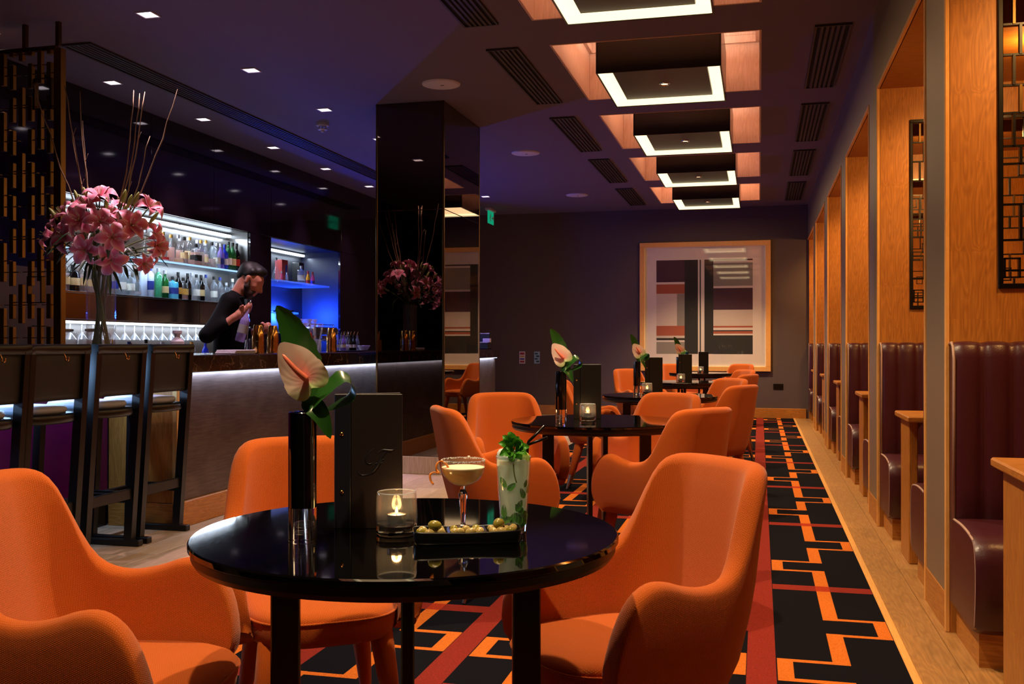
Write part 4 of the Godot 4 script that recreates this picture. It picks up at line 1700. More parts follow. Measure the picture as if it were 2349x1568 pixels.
func build_coupe(at: Vector3, yaw: float) -> void:
	var t := thing("coupe_glass", "stemmed coupe of orange sour with a salted rim and citrus twist", "cocktail", at, yaw)
	var st := new_st()
	lathe(st, [Vector2(0, 0), Vector2(0.032, 0.0), Vector2(0.033, 0.0012), Vector2(0.02, 0.003), Vector2(0.006, 0.006), Vector2(0.0045, 0.012)], 36, 1, 1, 0.9)
	put("foot", st, M.crystal, t)
	st = new_st()                                        # faceted stem
	lathe(st, [Vector2(0.0045, 0.012), Vector2(0.0058, 0.03), Vector2(0.0078, 0.058), Vector2(0.0098, 0.072), Vector2(0.0062, 0.080), Vector2(0.0058, 0.088), Vector2(0, 0.088)], 8, 1, 1, 0.2)
	put("stem", st, M.crystal, t)
	var bowl := [Vector2(0.0058, 0.088), Vector2(0.016, 0.0905), Vector2(0.028, 0.097), Vector2(0.038, 0.107), Vector2(0.0438, 0.119), Vector2(0.0455, 0.130), Vector2(0.0452, 0.142)]
	st = new_st()
	lathe(st, curve(bowl, 3), 48)
	put("bowl", st, M.glass, t)
	st = new_st()
	var liq := [Vector2(0, 0.0893)]
	for p: Vector2 in curve(bowl, 3):
		if p.y < 0.1265:
			liq.append(Vector2(maxf(p.x - 0.0009, 0), p.y + 0.0006))
	liq.append(Vector2(0.0442, 0.1262)); liq.append(Vector2(0.0438, 0.1266))
	lathe(st, liq, 48)
	put("drink", st, M.sour, t)
	st = new_st()
	lathe(st, [Vector2(0.0444, 0.1245), Vector2(0.0445, 0.1268), Vector2(0.042, 0.1275), Vector2(0, 0.1272)], 48)
	put("foam", st, M.foam, t)
	st = new_st()
	rng.seed = 31
	for k in 260:
		var a := rng.randf() * TAU
		if rng.randf() < 0.15 and cos(a - 3.6) > 0.6:
			continue
		var s := rng.randf_range(0.0006, 0.0015)
		bx(st, Vector3(0.0453 * cos(a), 0.142 + rng.randf_range(-0.0026, 0.0008), 0.0453 * sin(a)), Vector3(s, s, s), s * 0.3)
	bx(st, Vector3(0.010, 0.1437, -0.044), Vector3(0.005, 0.003, 0.003), 0.0008)
	var sm := put("salt_rim", st, M.salt, t)
	sm.set_meta("kind", "stuff")
	st = new_st()
	var rg := []
	for j in 49:
		rg.append(Vector3(0.0452 * cos(TAU * j / 48), 0.142, 0.0452 * sin(TAU * j / 48)))
	tube(st, rg, [0.0006], 6, false)
	put("rim", st, M.rim_glass, t)
	st = new_st()                                        # curled peel hung over the rim
	ribbon(st, curve([Vector3(-0.030, 0.128, 0.014), Vector3(-0.036, 0.137, 0.018), Vector3(-0.044, 0.1415, 0.020), Vector3(-0.052, 0.136, 0.020), Vector3(-0.054, 0.124, 0.018), Vector3(-0.049, 0.117, 0.022), Vector3(-0.058, 0.119, 0.024), Vector3(-0.066, 0.114, 0.022), Vector3(-0.066, 0.102, 0.018), Vector3(-0.060, 0.094, 0.02)], 5), 0.0042, 0.0011)
	put("citrus_twist", st, M.orange_peel, t)


func ribbon(st: SurfaceTool, pts: Array, w: float, th: float) -> void:
	smooth(st)
	var rows := []
	for i in pts.size():
		var d: Vector3 = (pts[mini(i + 1, pts.size() - 1)] - pts[maxi(i - 1, 0)]).normalized()
		var s := Vector3(0.35, 0.2, 1.0)
		s = (s - d * s.dot(d)).normalized()
		var n := d.cross(s)
		var p: Vector3 = pts[i]
		rows.append(PackedVector3Array([p - s * w - n * th, p + s * w - n * th, p + s * w + n * th, p - s * w + n * th]))
	grid(st, rows, true, true)
	for e: int in [0, rows.size() - 1]:
		var r: PackedVector3Array = rows[e]
		q(st, r[0], r[3], r[2], r[1]) if e == 0 else q(st, r[0], r[1], r[2], r[3])


func build_highball(at: Vector3, yaw: float) -> void:
	var t := thing("highball_glass", "tall minty cocktail over crushed ice in a clear highball glass", "cocktail", at, yaw)
	var st := new_st()
	lathe(st, [Vector2(0, 0), Vector2(0.0245, 0.0), Vector2(0.0255, 0.001), Vector2(0.0268, 0.019), Vector2(0.0, 0.0192)], 40, 1, 1, 0.5)
	put("thick_base", st, M.crystal, t)
	st = new_st()
	lathe(st, [Vector2(0.0268, 0.019), Vector2(0.0358, 0.154)], 40)
	lathe(st, [Vector2(0.0344, 0.154), Vector2(0.0256, 0.0195)], 40)
	put("wall", st, M.glass, t)
	st = new_st()
	var ring := []
	for j in 41:
		ring.append(Vector3(0.0351 * cos(TAU * j / 40), 0.154, 0.0351 * sin(TAU * j / 40)))
	tube(st, ring, [0.0008], 6, false)
	put("rim", st, M.rim_glass, t)
	st = new_st()
	var r2 := 0.0246
	lathe(st, [Vector2(0, 0.0197), Vector2(r2, 0.0197), Vector2(0.0336, 0.148), Vector2(0.0, 0.150)], 40, 1, 1, 0.7)
	put("drink", st, M.mojito, t)
	st = new_st()
	rng.seed = 44
	for k in 16:                                          # crushed ice heaped at the mouth
		var a := rng.randf() * TAU
		var r := rng.randf_range(0.006, 0.026)
		ball(st, Vector3(r * cos(a), 0.152 + rng.randf_range(0.0, 0.010) * (1.4 - r / 0.026), r * sin(a)), Vector3(rng.randf_range(0.005, 0.009), rng.randf_range(0.004, 0.007), rng.randf_range(0.005, 0.009)), 4, 6)
	ball(st, Vector3(-0.022, 0.157, 0.0), Vector3(0.013, 0.013, 0.012), 5, 7)
	put("crushed_ice", st, M.ice, t)
	for k in 24:                                          # muddled leaves against the glass
		var a := rng.randf_range(0.2, PI - 0.2) if k < 19 else rng.randf() * TAU
		var yy := 0.026 + 0.080 * pow(rng.randf(), 2.2)
		var rr := 0.0249 + (yy - 0.0195) * 0.0680
		var d := Vector3(-sin(a), 0, cos(a))
		var u := Vector3.UP.rotated(Vector3(cos(a), 0, sin(a)), rng.randf_range(-1.5, 1.5))
		var c := Vector3(cos(a) * rr, yy, sin(a) * rr)
		var l := rng.randf_range(0.008, 0.015)
		st = new_st()
		leaf(st, [c - u * l, c, c + u * l], l * 0.5, Vector3(cos(a), 0, sin(a)), 0.15, 0.8, 12, Vector3.ZERO, 0.0003, 1.0)
		put("muddled_leaf", st, M.mint_leaf, t)
	var g := thing("mint_sprig", "fresh green mint sprig standing in the tall minty cocktail", "mint sprig", at + Vector3(0, 0.0, 0), yaw)
	st = new_st()
	tube(st, curve([Vector3(0.006, 0.105, 0.0345), Vector3(0.001, 0.125, 0.0338), Vector3(0.0, 0.15, 0.031), Vector3(0.002, 0.185, 0.025)], 4), [0.0014], 6)
	put("stem", st, M.stem, g)
	var lv := [[-0.004, 0.178, -0.022, 0.198, 0.010], [0.004, 0.176, 0.020, 0.184, 0.012], [0.001, 0.168, -0.028, 0.160, 0.013], [0.002, 0.166, 0.016, 0.150, 0.012], [0.0, 0.182, -0.010, 0.206, 0.011], [0.002, 0.18, 0.012, 0.196, 0.010], [0.0, 0.164, -0.006, 0.143, 0.010], [0.004, 0.17, 0.032, 0.176, 0.011], [-0.003, 0.17, -0.016, 0.176, 0.012], [0.0, 0.176, 0.004, 0.196, 0.009], [-0.002, 0.172, -0.030, 0.184, 0.011], [0.003, 0.168, 0.027, 0.162, 0.010]]
	for k in lv.size():
		var r: Array = lv[k]
		st = new_st()
		var p0 := Vector3(r[0], r[1], 0.026); var p2 := Vector3(r[2], r[3], 0.030 + 0.006 * (k % 3))
		leaf(st, [p0, p0.lerp(p2, 0.35) + Vector3(0, 0.003, 0.004), p0.lerp(p2, 0.7) + Vector3(0, 0.003, 0.005), p2], r[4] * 0.82, Vector3(0.35 * (k % 3 - 1), 0.3, 1), 0.35, 0.72, 24, Vector3.ZERO, 0.0006, 1.15)
		put("leaf", st, M.mint_leaf, g)
	var w := thing("lime_wedge", "pale lime slice tucked beside the mint in the tall cocktail", "lime", at, yaw)
	st = new_st()
	T = Transform3D(Basis.from_euler(Vector3(0.15, -0.3, -0.35)), Vector3(0.019, 0.152, 0.016))
	lathe_half(st, 0.015, 0.005)
	T = Transform3D()
	put("flesh", st, M.lime, w)
	var s := thing("drinking_straw", "bent black drinking straw of the tall cocktail, the upper one", "straw", at, yaw, "black bent straws in the tall cocktail")
	st = new_st()
	tube(st, [Vector3(0.022, 0.03, -0.012), Vector3(0.029, 0.176, -0.018), Vector3(0.031, 0.182, -0.018), Vector3(0.064, 0.214, -0.02)], [0.003], 10)
	put("tube", st, M.black_satin, s)
	s = thing("drinking_straw", "bent black drinking straw of the tall cocktail, the lower nearly level one", "straw", at, yaw, "black bent straws in the tall cocktail")
	st = new_st()
	tube(st, [Vector3(0.020, 0.03, -0.005), Vector3(0.0265, 0.170, -0.011), Vector3(0.0285, 0.176, -0.011), Vector3(0.069, 0.191, -0.008)], [0.003], 10)
	put("tube", st, M.black_satin, s)


func lathe_half(st: SurfaceTool, r: float, th: float) -> void:
	var poly := PackedVector2Array()
	for i in 13:
		var a := PI * i / 12.0
		poly.append(Vector2(r * cos(a), r * sin(a)))
	extrude(st, poly, th)


func build_dish(at: Vector3, yaw: float) -> void:
	var turn := yaw + 0.13
	var t := thing("snack_dish", "long black slate dish in three hollows with green olives", "dish", at, turn)
	var st := new_st()
	smooth(st)
	var rows := []
	var prof := [Vector2(0.0, 0.0), Vector2(0.82, 0.0), Vector2(0.93, 0.006), Vector2(1.0, 0.021), Vector2(0.995, 0.024), Vector2(0.96, 0.023), Vector2(0.90, 0.012), Vector2(0.85, 0.008), Vector2(0.0, 0.008)]
	for p: Vector2 in prof:
		var r := PackedVector3Array()
		for j in 48:
			var a := TAU * j / 48
			var cx := signf(cos(a)) * pow(absf(cos(a)), 0.22)
			var cz := signf(sin(a)) * pow(absf(sin(a)), 0.35)
			var k := p.x
			r.append(Vector3(cx * (0.104 - 0.03 * (1.0 - k)) * (1.0 if k > 0.5 else k), p.y + (0.003 * absf(cx) if p.y > 0.02 else 0.0), cz * (0.036 - 0.028 * (1.0 - k)) * (1.0 if k > 0.5 else k)))
		rows.append(r)
	grid(st, rows, true)
	put("tray", st, M.slate, t)
	for x: float in [-0.034, 0.034]:
		st = new_st()
		var poly := PackedVector2Array([Vector2(-0.012, 0.007), Vector2(0.012, 0.007), Vector2(0.004, 0.022), Vector2(0.0, 0.0255), Vector2(-0.004, 0.022)])
		T = Transform3D(Basis(), Vector3(x, 0, -0.032))
		extrude(st, poly, 0.064)
		T = Transform3D()
		put("divider", st, M.slate, t)
	rng.seed = 52
	var n := 0
	var spots := [[-0.088, 0.004, 0], [-0.072, 0.016, 0], [-0.066, -0.004, 0], [-0.05, 0.012, 0], [-0.084, -0.014, 0], [-0.052, -0.016, 0], [-0.062, 0.010, 1], [-0.024, -0.012, 0], [-0.014, 0.010, 0], [0.0, -0.012, 0], [0.006, 0.014, 0], [0.018, -0.010, 0], [0.024, 0.012, 0], [-0.026, 0.012, 0], [0.05, -0.012, 0], [0.066, 0.012, 0], [0.082, 0.014, 0], [0.07, -0.012, 0], [0.09, -0.008, 0], [0.05, 0.014, 0], [0.062, 0.0, 1], [0.078, 0.0, 0]]
	var b := Basis(Vector3.UP, turn)
	var hollow := ["left-hand hollow", "middle hollow", "right-hand hollow"]
	var counts := [0, 0, 0]
	var rows_ := [0, 0, 0, 0, 0, 0]
	spots.sort_custom(func(x, y): return x[0] < y[0])
	for s: Array in spots:
		var h := 0 if s[0] < -0.04 else (1 if s[0] < 0.035 else 2)
		counts[h] += 1
		var lab: String
		if s[2] == 1:
			lab = "large green olive resting on top in the %s of the dish" % hollow[h]
		else:
			var rk := h * 2 + (1 if s[1] > 0 else 0)
			lab = "pale green olive in the %s, %s row, %s from the left" % [hollow[h], ["back", "front"][rk % 2], ordinal(rows_[rk])]
			rows_[rk] += 1
		var big := 1.15 if s[2] == 1 else rng.randf_range(0.85, 1.0)
		var o := thing("olive", lab, "olive", at + b * Vector3(s[0], 0.0215 + 0.013 * s[2], s[1]), rng.randf() * TAU, "olives on top of the dish" if s[2] == 1 else "olives in the " + hollow[h])
		o.rotation.z = rng.randf_range(-0.6, 0.6)
		if not meshes.has("olive"):
			st = new_st()
			lathe(st, [Vector2(0, -0.0115), Vector2(0.003, -0.0112), Vector2(0.0068, -0.008), Vector2(0.0086, -0.003), Vector2(0.0088, 0.002), Vector2(0.0070, 0.0075), Vector2(0.0035, 0.0108), Vector2(0.0012, 0.0112), Vector2(0, 0.0104)], 16, 1, 1, 2.0)
			meshes.olive = mesh_of(st)
		var mi := put("flesh", meshes.olive, M.olive if s[2] == 1 or n % 4 == 0 else M.olive_pale, o)
		mi.transform = Transform3D(Basis(Vector3(0, 0, 1), PI / 2).scaled(Vector3.ONE * big), Vector3.ZERO)
		n += 1


# ---------------------------------------------------------------- flowers on the bar
func petal(st: SurfaceTool, len: float, w: float, curl: float) -> void:   # along +z from the origin, curling back (-z is behind the flower's face = +y)
	smooth(st)
	var rows := []
	for i in 8:
		var u := i / 7.0
		var ww := w * pow(sin(PI * clampf(0.06 + 0.94 * pow(u, 0.8), 0, 1)), 0.75)
		var y := len * (0.62 * u - curl * u * u * u)
		var z := len * (0.85 * u - 0.10 * u * u)
		var r := PackedVector3Array()
		for k in 5:
			var v := (k - 2) / 2.0
			r.append(Vector3(ww * v, y + ww * 0.35 * v * v + 0.004 * sin(u * 11.0 + v * 2.0) * absf(v), z))
		rows.append(r)
	for i in 7:
		for k in 4:
			for o: Array in [[i, k], [i + 1, k], [i + 1, k + 1], [i, k], [i + 1, k + 1], [i, k + 1]]:
				var v := absf(o[1] - 2) / 2.0
				var u: float = o[0] / 7.0
				var c := Color(0.62, 0.05, 0.13).lerp(Color(0.80, 0.27, 0.36), clampf(v * 0.75 + u * 0.15, 0, 1)).lerp(Color(0.90, 0.62, 0.64), clampf(u * u * 0.3 + pow(v, 4.0) * 0.7, 0, 1))
				st.set_color(c)
				var row: PackedVector3Array = rows[o[0]]
				st.add_vertex(row[o[1]])


func build_flowers() -> void:
	var base := P(-4.05, 1.08, 5.50)
	var t := thing("tall_vase", "tall clear cylinder vase full of lily stems on the bar", "vase", base)
	var st := new_st()
	lathe(st, [Vector2(0, 0), Vector2(0.085, 0.0), Vector2(0.088, 0.004), Vector2(0.088, 0.54), Vector2(0.0855, 0.542), Vector2(0.083, 0.54), Vector2(0.083, 0.022), Vector2(0, 0.02)], 40, 1, 1, 0.6)
	put("glass_wall", st, M.glass, t)
	st = new_st()
	lathe(st, [Vector2(0, 0.023), Vector2(0.0815, 0.024), Vector2(0.0815, 0.17), Vector2(0, 0.17)], 32, 1, 1, 0.6)
	put("water", st, M.water, t)
	# lilies: one flower of each size, then copies turned outwards
	var center := Vector3(-4.05, 1.80, -5.52)
	var neck := Vector3(-4.05, 1.60, -5.50)
	var list := [[-4.425, 1.841, 5.495], [-4.192, 1.819, 5.347], [-4.104, 2.006, 5.42], [-4.039, 1.904, 5.282], [-3.9, 1.893, 5.286], [-3.778, 1.79, 5.234], [-3.96, 1.72, 5.23], [-3.822, 1.661, 5.284], [-3.753, 1.88, 5.384], [-3.778, 2.02, 5.605], [-4.048, 2.083, 5.486], [-4.294, 1.968, 5.456], [-3.729, 1.779, 5.617], [-3.802, 1.853, 5.702], [-3.722, 1.653, 5.464], [-4.026, 2.034, 5.646], [-3.962, 1.971, 5.456], [-4.173, 2.084, 5.61], [-4.32, 1.80, 5.70], [-4.10, 1.95, 5.78], [-3.88, 1.75, 5.80], [-4.25, 1.90, 5.62]]
	var names_ := ["outermost on the screen side", "left of centre, half hidden", "upper, deep pink, below the buds", "deep pink one in the middle facing out", "right of the deep pink middle flower", "large one low on the right of the middle", "lowest on the left, petals spread", "lowest in front, over the vase's mouth", "pale, upper right", "violet tinged, highest on the right", "topmost, pale with ruffled petals", "upper left, behind the green buds", "violet one on the bottle side", "violet one behind, bottle side", "small pale one drooping low over the shelf bottles", "at the back, near the twigs", "small, between the top and the middle", "at the back left top", "hidden at the back left", "hidden at the back", "hidden at the back right", "behind the left buds"]
	rng.seed = 63
	for k in list.size():
		var p := P(list[k][0], list[k][1], list[k][2])
		var d := (p - center)
		d = (d + Vector3(0.08, 0.02, 0.16)).normalized()
		var size := rng.randf_range(0.125, 0.16)
		if k == 14 or k == 16: size = 0.10
		var o := thing("lily", "pink lily in the bar bouquet, " + names_[k], "flower", p, 0.0, "pink lilies in the bar bouquet")
		var f := frame_of(d)                             # f.z outwards
		var basis := Basis(f.x, f.z, -f.y) * Basis(Vector3.UP, rng.randf() * TAU)   # y of the flower = outwards
		for i in 6:
			var key := "petal%d_%d" % [roundi(size * 100), i % 2]
			if not meshes.has(key):
				st = new_st()
				petal(st, size * (1.0 if i % 2 == 0 else 0.94), size * (0.25 if i % 2 == 0 else 0.18), 0.70 if i % 2 == 0 else 0.58)
				meshes[key] = mesh_of(st)
			var pm := put("petal", meshes[key], M.lily, o)
			pm.transform = Transform3D(basis * Basis(Vector3.UP, TAU * i / 6) * Basis(Vector3.RIGHT, rng.randf_range(-0.15, 0.2)), Vector3.ZERO)
		if not meshes.has("stamen"):
			st = new_st()
			for i in 6:
				var a := TAU * i / 6 + 0.3
				var e := Vector3(0.022 * cos(a), 0.06, 0.022 * sin(a))
				tube(st, [Vector3.ZERO, e], [0.0012], 5)
				ball(st, e, Vector3(0.004, 0.002, 0.002), 4, 6)
			meshes.stamen = mesh_of(st)
		var sm := put("stamens", meshes.stamen, M.bud, o)
		sm.transform = Transform3D(basis, Vector3.ZERO)
		# its stem, down through the vase's neck
		st = new_st()
		var ang := rng.randf() * TAU
		var mouth := Vector3(neck.x + 0.05 * cos(ang), 1.62, neck.z + 0.05 * sin(ang))
		var foot := Vector3(neck.x - 0.055 * cos(ang + 0.9), 1.12, neck.z - 0.055 * sin(ang + 0.9))
		T = Transform3D(Basis(), -p)
		tube(st, curve([foot, foot.lerp(mouth, 0.5), mouth, mouth.lerp(p, 0.5) + Vector3(0, 0.03, 0), p - d * 0.004], 4), [0.0042], 6)
		put("stem", st, M.stem, o)
		var lf := 3 if k < 15 else 2
		for i in lf:
			st = new_st()
			var q0 := mouth.lerp(p, 0.25 + 0.25 * i)
			var out := (q0 - neck); out.y *= 0.2
			out = (out.normalized() + Vector3(rng.randf_range(-1, 1), rng.randf_range(-0.9, 0.2), rng.randf_range(-1, 1)) * 0.8).normalized()
			var l := rng.randf_range(0.13, 0.21)
			leaf(st, [q0, q0 + out * l * 0.5 + Vector3(0, 0.02, 0), q0 + out * l + Vector3(0, -0.04, 0)], 0.014, Vector3(0.1, 1, 0.1), 0.3, 0.9, 10)
			put("leaf", st, M.lily_leaf, o)
		T = Transform3D()
	var buds := [[-4.192, 2.08, 5.45], [-4.14, 2.097, 5.463], [-4.154, 2.05, 5.44], [-4.335, 1.974, 5.415], [-3.901, 2.083, 5.522], [-3.867, 2.052, 5.531], [-3.826, 2.069, 5.541], [-3.847, 1.974, 5.45], [-3.717, 1.95, 5.568], [-4.209, 2.024, 5.446], [-3.977, 2.027, 5.45]]
	var bn := ["tallest on the left of the top flower", "just left of the topmost flower", "short, under the topmost flower", "leaning out towards the screen", "tallest on the right", "small, right of centre", "beside the right-hand twig", "over the pale right flowers", "leaning out over the bottles", "low on the left", "upright behind the middle flowers"]
	for k in buds.size():
		var p := P(buds[k][0], buds[k][1], buds[k][2])
		var o := thing("lily_bud", "closed green lily bud in the bar bouquet, " + bn[k], "flower bud", p, 0.0, "green lily buds in the bar bouquet")
		var d := ((p - center) + Vector3(0, 0.25, 0)).normalized()
		st = new_st()
		T = Transform3D(Basis(), Vector3.ZERO)
		tube(st, [-d * 0.045, -d * 0.035, -d * 0.012, d * 0.018, d * 0.038, d * 0.048], [0.004, 0.010, 0.0135, 0.012, 0.007, 0.001], 8)
		put("bud", st, M.bud, o)
		st = new_st()
		tube(st, curve([Vector3(neck.x, 1.62, neck.z) - p, (Vector3(neck.x, 1.62, neck.z) - p) * 0.45 + Vector3(0, 0.02, 0), -d * 0.04], 4), [0.003], 6)
		put("stem", st, M.stem, o)
	var tw := [[-4.528, 2.829, 5.47], [-4.331, 2.813, 5.519], [-4.245, 2.773, 5.54], [-4.345, 2.749, 5.55], [-4.25, 2.596, 5.58], [-3.905, 2.781, 5.624], [-3.866, 2.76, 5.634], [-3.844, 2.776, 5.66], [-3.806, 2.486, 5.649], [-3.632, 2.789, 5.692]]
	var tn := ["leaning farthest towards the screen", "tall, beside the screen's post", "tall, third from the screen", "thin, close behind the post", "short one on the left", "left of the middle trio", "middle of the trio", "right of the middle trio", "short one lit blue", "leaning farthest towards the pillar"]
	rng.seed = 70
	for k in tw.size():
		var top := P(tw[k][0], tw[k][1], tw[k][2])
		var o := thing("twig", "bare dry twig in the bar bouquet, " + tn[k], "twig", neck, 0.0, "bare twigs in the bar bouquet")
		var pts := []
		var rs := []
		for i in 12:
			var u := i / 11.0
			var b := (top - neck) * u + Vector3(sin(u * PI) * (0.05 if top.x > neck.x else -0.02) + rng.randf_range(-0.006, 0.006), 0, rng.randf_range(-0.006, 0.006))
			pts.append(b)
			rs.append(0.0055 - 0.0035 * u + (0.0012 if i % 2 == 0 else 0.0))
		st = new_st()
		tube(st, pts, rs, 6)
		for i in [5, 8]:
			if (k + i) % 3 == 0:
				tube(st, [pts[i], pts[i] + Vector3(0.03, 0.05, 0.01)], [0.0025, 0.0012], 5)
		put("stem", st, M.twig, o)


func build_screen() -> void:
	var t := thing("metal_screen", "tall bronze lattice screen beside the bouquet at the bar's end", "screen", P(-4.50, 0, 5.72))
	var st := new_st()
	bx(st, Vector3(-0.03, 2.10, 0), Vector3(0.06, 2.04, 0.05), 0.003)
	put("post", st, M.gold, t)
	st = new_st()
	bx(st, Vector3(-0.5, 3.13, 0), Vector3(0.9, 0.02, 0.04), 0.002)
	put("top_rail", st, M.bronze, t)
	st = new_st()
	bx(st, Vector3(-0.5, 1.09, 0), Vector3(0.9, 0.02, 0.04), 0.002)
	put("bottom_rail", st, M.bronze, t)
	for x: float in [-0.04, -0.30, -0.62]:
		st = new_st()
		bx(st, Vector3(x, 3.22, 0), Vector3(0.03, 0.16, 0.03), 0.002)
		put("hanger", st, M.bronze, t)
	for c in 11:
		var x := -0.105 - 0.0735 * c
		var even := c % 2 == 0
		var y := 1.10 + (0.0 if even else 0.03 if c % 4 == 1 else 0.19)
		var len := 0.166 if even else 0.262
		var step := 0.221 if even else 0.442
		var k := 0
		while y < 3.10:
			var y1 := minf(y + len, 3.12)
			st = new_st()
			bx(st, Vector3(x, (y + y1) / 2, 0), Vector3(0.034, y1 - y, 0.03), 0.002)
			put("bar", st, M.gold, t)
			st = new_st()
			bx(st, Vector3(x, (y + y1) / 2 + 0.01, 0), Vector3(0.112, 0.005, 0.026))
			put("link", st, M.bronze, t)
			y += step
			k += 1
	for sq in [[-0.27, -0.155, 1.425, 1.605], [-0.22, -0.085, 2.72, 2.928]]:    # square boxes set in the lattice
		st = new_st()
		box(st, sq[0], sq[1], sq[2], sq[2] + 0.006, -0.02, 0.02)
		box(st, sq[0], sq[1], sq[3] - 0.006, sq[3], -0.02, 0.02)
		box(st, sq[0], sq[0] + 0.01, sq[2], sq[3], -0.02, 0.02)
		box(st, sq[1] - 0.01, sq[1], sq[2], sq[3], -0.02, 0.02)
		put("square", st, M.bronze, t)


# ---------------------------------------------------------------- bottles and bar tools
const SHAPES := {
	"spirit": [[0, 0], [0.034, 0], [0.038, 0.004], [0.038, 0.165], [0.034, 0.185], [0.016, 0.215], [0.0145, 0.225], [0.0145, 0.275], [0, 0.275]],
	"square": [[0, 0], [0.042, 0], [0.045, 0.004], [0.045, 0.155], [0.040, 0.17], [0.016, 0.185], [0.0145, 0.19], [0.0145, 0.225], [0, 0.225]],
	"decanter": [[0, 0], [0.046, 0], [0.052, 0.006], [0.052, 0.06], [0.044, 0.11], [0.022, 0.16], [0.0135, 0.20], [0.013, 0.285], [0, 0.285]],
	"wine": [[0, 0], [0.034, 0], [0.0375, 0.004], [0.0375, 0.185], [0.030, 0.215], [0.0155, 0.245], [0.0145, 0.25], [0.0145, 0.31], [0, 0.31]],
	"tall": [[0, 0], [0.034, 0], [0.0365, 0.004], [0.0365, 0.215], [0.030, 0.235], [0.0155, 0.25], [0.0150, 0.255], [0.0150, 0.29], [0, 0.29]],
	"small": [[0, 0], [0.022, 0], [0.025, 0.003], [0.025, 0.085], [0.018, 0.115], [0.011, 0.13], [0.011, 0.165], [0, 0.165]]}
const GLASS := {"amber": [0.62, 0.26, 0.05, 0.62], "gold": [0.80, 0.47, 0.10, 0.55], "clear": [0.80, 0.86, 0.92, 0.22], "frosted": [0.80, 0.86, 0.95, 0.75], "green": [0.04, 0.36, 0.12, 0.7], "mint": [0.30, 0.72, 0.52, 0.55], "blue": [0.30, 0.68, 0.80, 0.65], "dark": [0.05, 0.035, 0.03, 0.9], "red": [0.50, 0.06, 0.05, 0.65], "violet": [0.50, 0.36, 0.75, 0.6], "yellow": [0.90, 0.62, 0.06, 0.9], "cobalt": [0.08, 0.16, 0.75, 0.75], "pink": [0.85, 0.30, 0.45, 0.8]}
const DRINK := {"amber": [0.46, 0.15, 0.01], "gold": [0.74, 0.34, 0.02], "red": [0.40, 0.03, 0.02]}
const INK := {"white": [0.86, 0.85, 0.80], "cream": [0.78, 0.68, 0.48], "black": [0.05, 0.05, 0.05], "gold": [0.70, 0.52, 0.22], "red": [0.60, 0.10, 0.08], "blue": [0.10, 0.18, 0.50], "silver": [0.6, 0.6, 0.62]}


func ink(n: String) -> Material:
	if not M.has("ink_" + n):
		mat("ink_" + n, Color(INK[n][0], INK[n][1], INK[n][2]), 0.5)
	return M["ink_" + n]


func bottle(shape: String, glass: String, label: String, cap: String, at: Vector3, lab: String, group: String, scale := 1.0) -> Node3D:
	if not M.has("glass_" + glass):
		var g: Array = GLASS[glass]
		pane("glass_" + glass, Color(g[0], g[1], g[2]), g[3], 0.06)
	var drink := DRINK.has(glass)
	if drink and not M.has("drink_" + glass):
		var g: Array = DRINK[glass]
		var dm := mat("drink_" + glass, Color(g[0], g[1], g[2]), 0.15)
		dm.backlight_enabled = true; dm.backlight = Color(1, 1, 1)
	var t := thing("bottle", lab, "bottle", at, rng.randf_range(-0.4, 0.4), group)
	var pr: Array = SHAPES[shape]
	var seg := 4 if shape == "square" else 14
	var key := "%s_%d" % [shape, roundi(scale * 100)]
	var n := pr.size()
	if not meshes.has(key):
		var v := []
		for p: Array in pr:
			v.append(Vector2(p[0] * (1.3 if seg == 4 and p[0] > 0.02 else 1.0), p[1]) * scale)
		var st := new_st()
		T = Transform3D(Basis(Vector3.UP, PI / 4), Vector3.ZERO)
		lathe(st, v, seg, 1, 1, 0.5 if seg == 4 else 0.9)
		T = Transform3D()
		meshes[key] = mesh_of(st)
		var h0: float = v[3].y * 0.34; var h1: float = v[3].y * 0.74
		st = new_st()
		T = Transform3D(Basis(Vector3.UP, PI / 4), Vector3.ZERO)
		lathe(st, [Vector2(v[3].x * 1.012, h0), Vector2(v[3].x * 1.012, h1)], seg)
		T = Transform3D()
		meshes[key + "l"] = mesh_of(st)
		var e: Vector2 = v[n - 2]
		st = new_st()
		lathe(st, [Vector2(0, e.y - 0.030 * scale), Vector2(e.x * 1.12, e.y - 0.030 * scale), Vector2(e.x * 1.12, e.y + 0.004 * scale), Vector2(0, e.y + 0.004 * scale)], 12)
		meshes[key + "c"] = mesh_of(st)
	put("body", meshes[key], M.glass_flint if drink else M["glass_" + glass], t)
	if drink:
		var lv := 0 if rng.randf() < 0.6 else 1
		if not meshes.has(key + "d%d" % lv):
			var fill: float = [0.92, 0.62][lv] * pr[3][1] * scale
			var rr: float = (pr[3][0] * (1.3 if seg == 4 else 1.0)) * scale - 0.003
			var st := new_st()
			T = Transform3D(Basis(Vector3.UP, PI / 4), Vector3.ZERO)
			lathe(st, [Vector2(0, 0.006), Vector2(rr - 0.003, 0.006), Vector2(rr, 0.010), Vector2(rr, fill), Vector2(0, fill)], seg, 1, 1, 0.5)
			T = Transform3D()
			meshes[key + "d%d" % lv] = mesh_of(st)
		put("drink", meshes[key + "d%d" % lv], M["drink_" + glass], t)
	if label:
		put("label_band", meshes[key + "l"], ink(label), t)
	if cap:
		put("cap", meshes[key + "c"], ink(cap), t)
	return t


func ordinal(n: int) -> String:
	return ["first", "second", "third", "fourth", "fifth", "sixth", "seventh", "eighth", "ninth", "tenth", "eleventh", "twelfth", "thirteenth", "fourteenth", "fifteenth", "sixteenth", "seventeenth", "eighteenth", "nineteenth", "twentieth", "twenty-first", "twenty-second", "twenty-third", "twenty-fourth"][n]


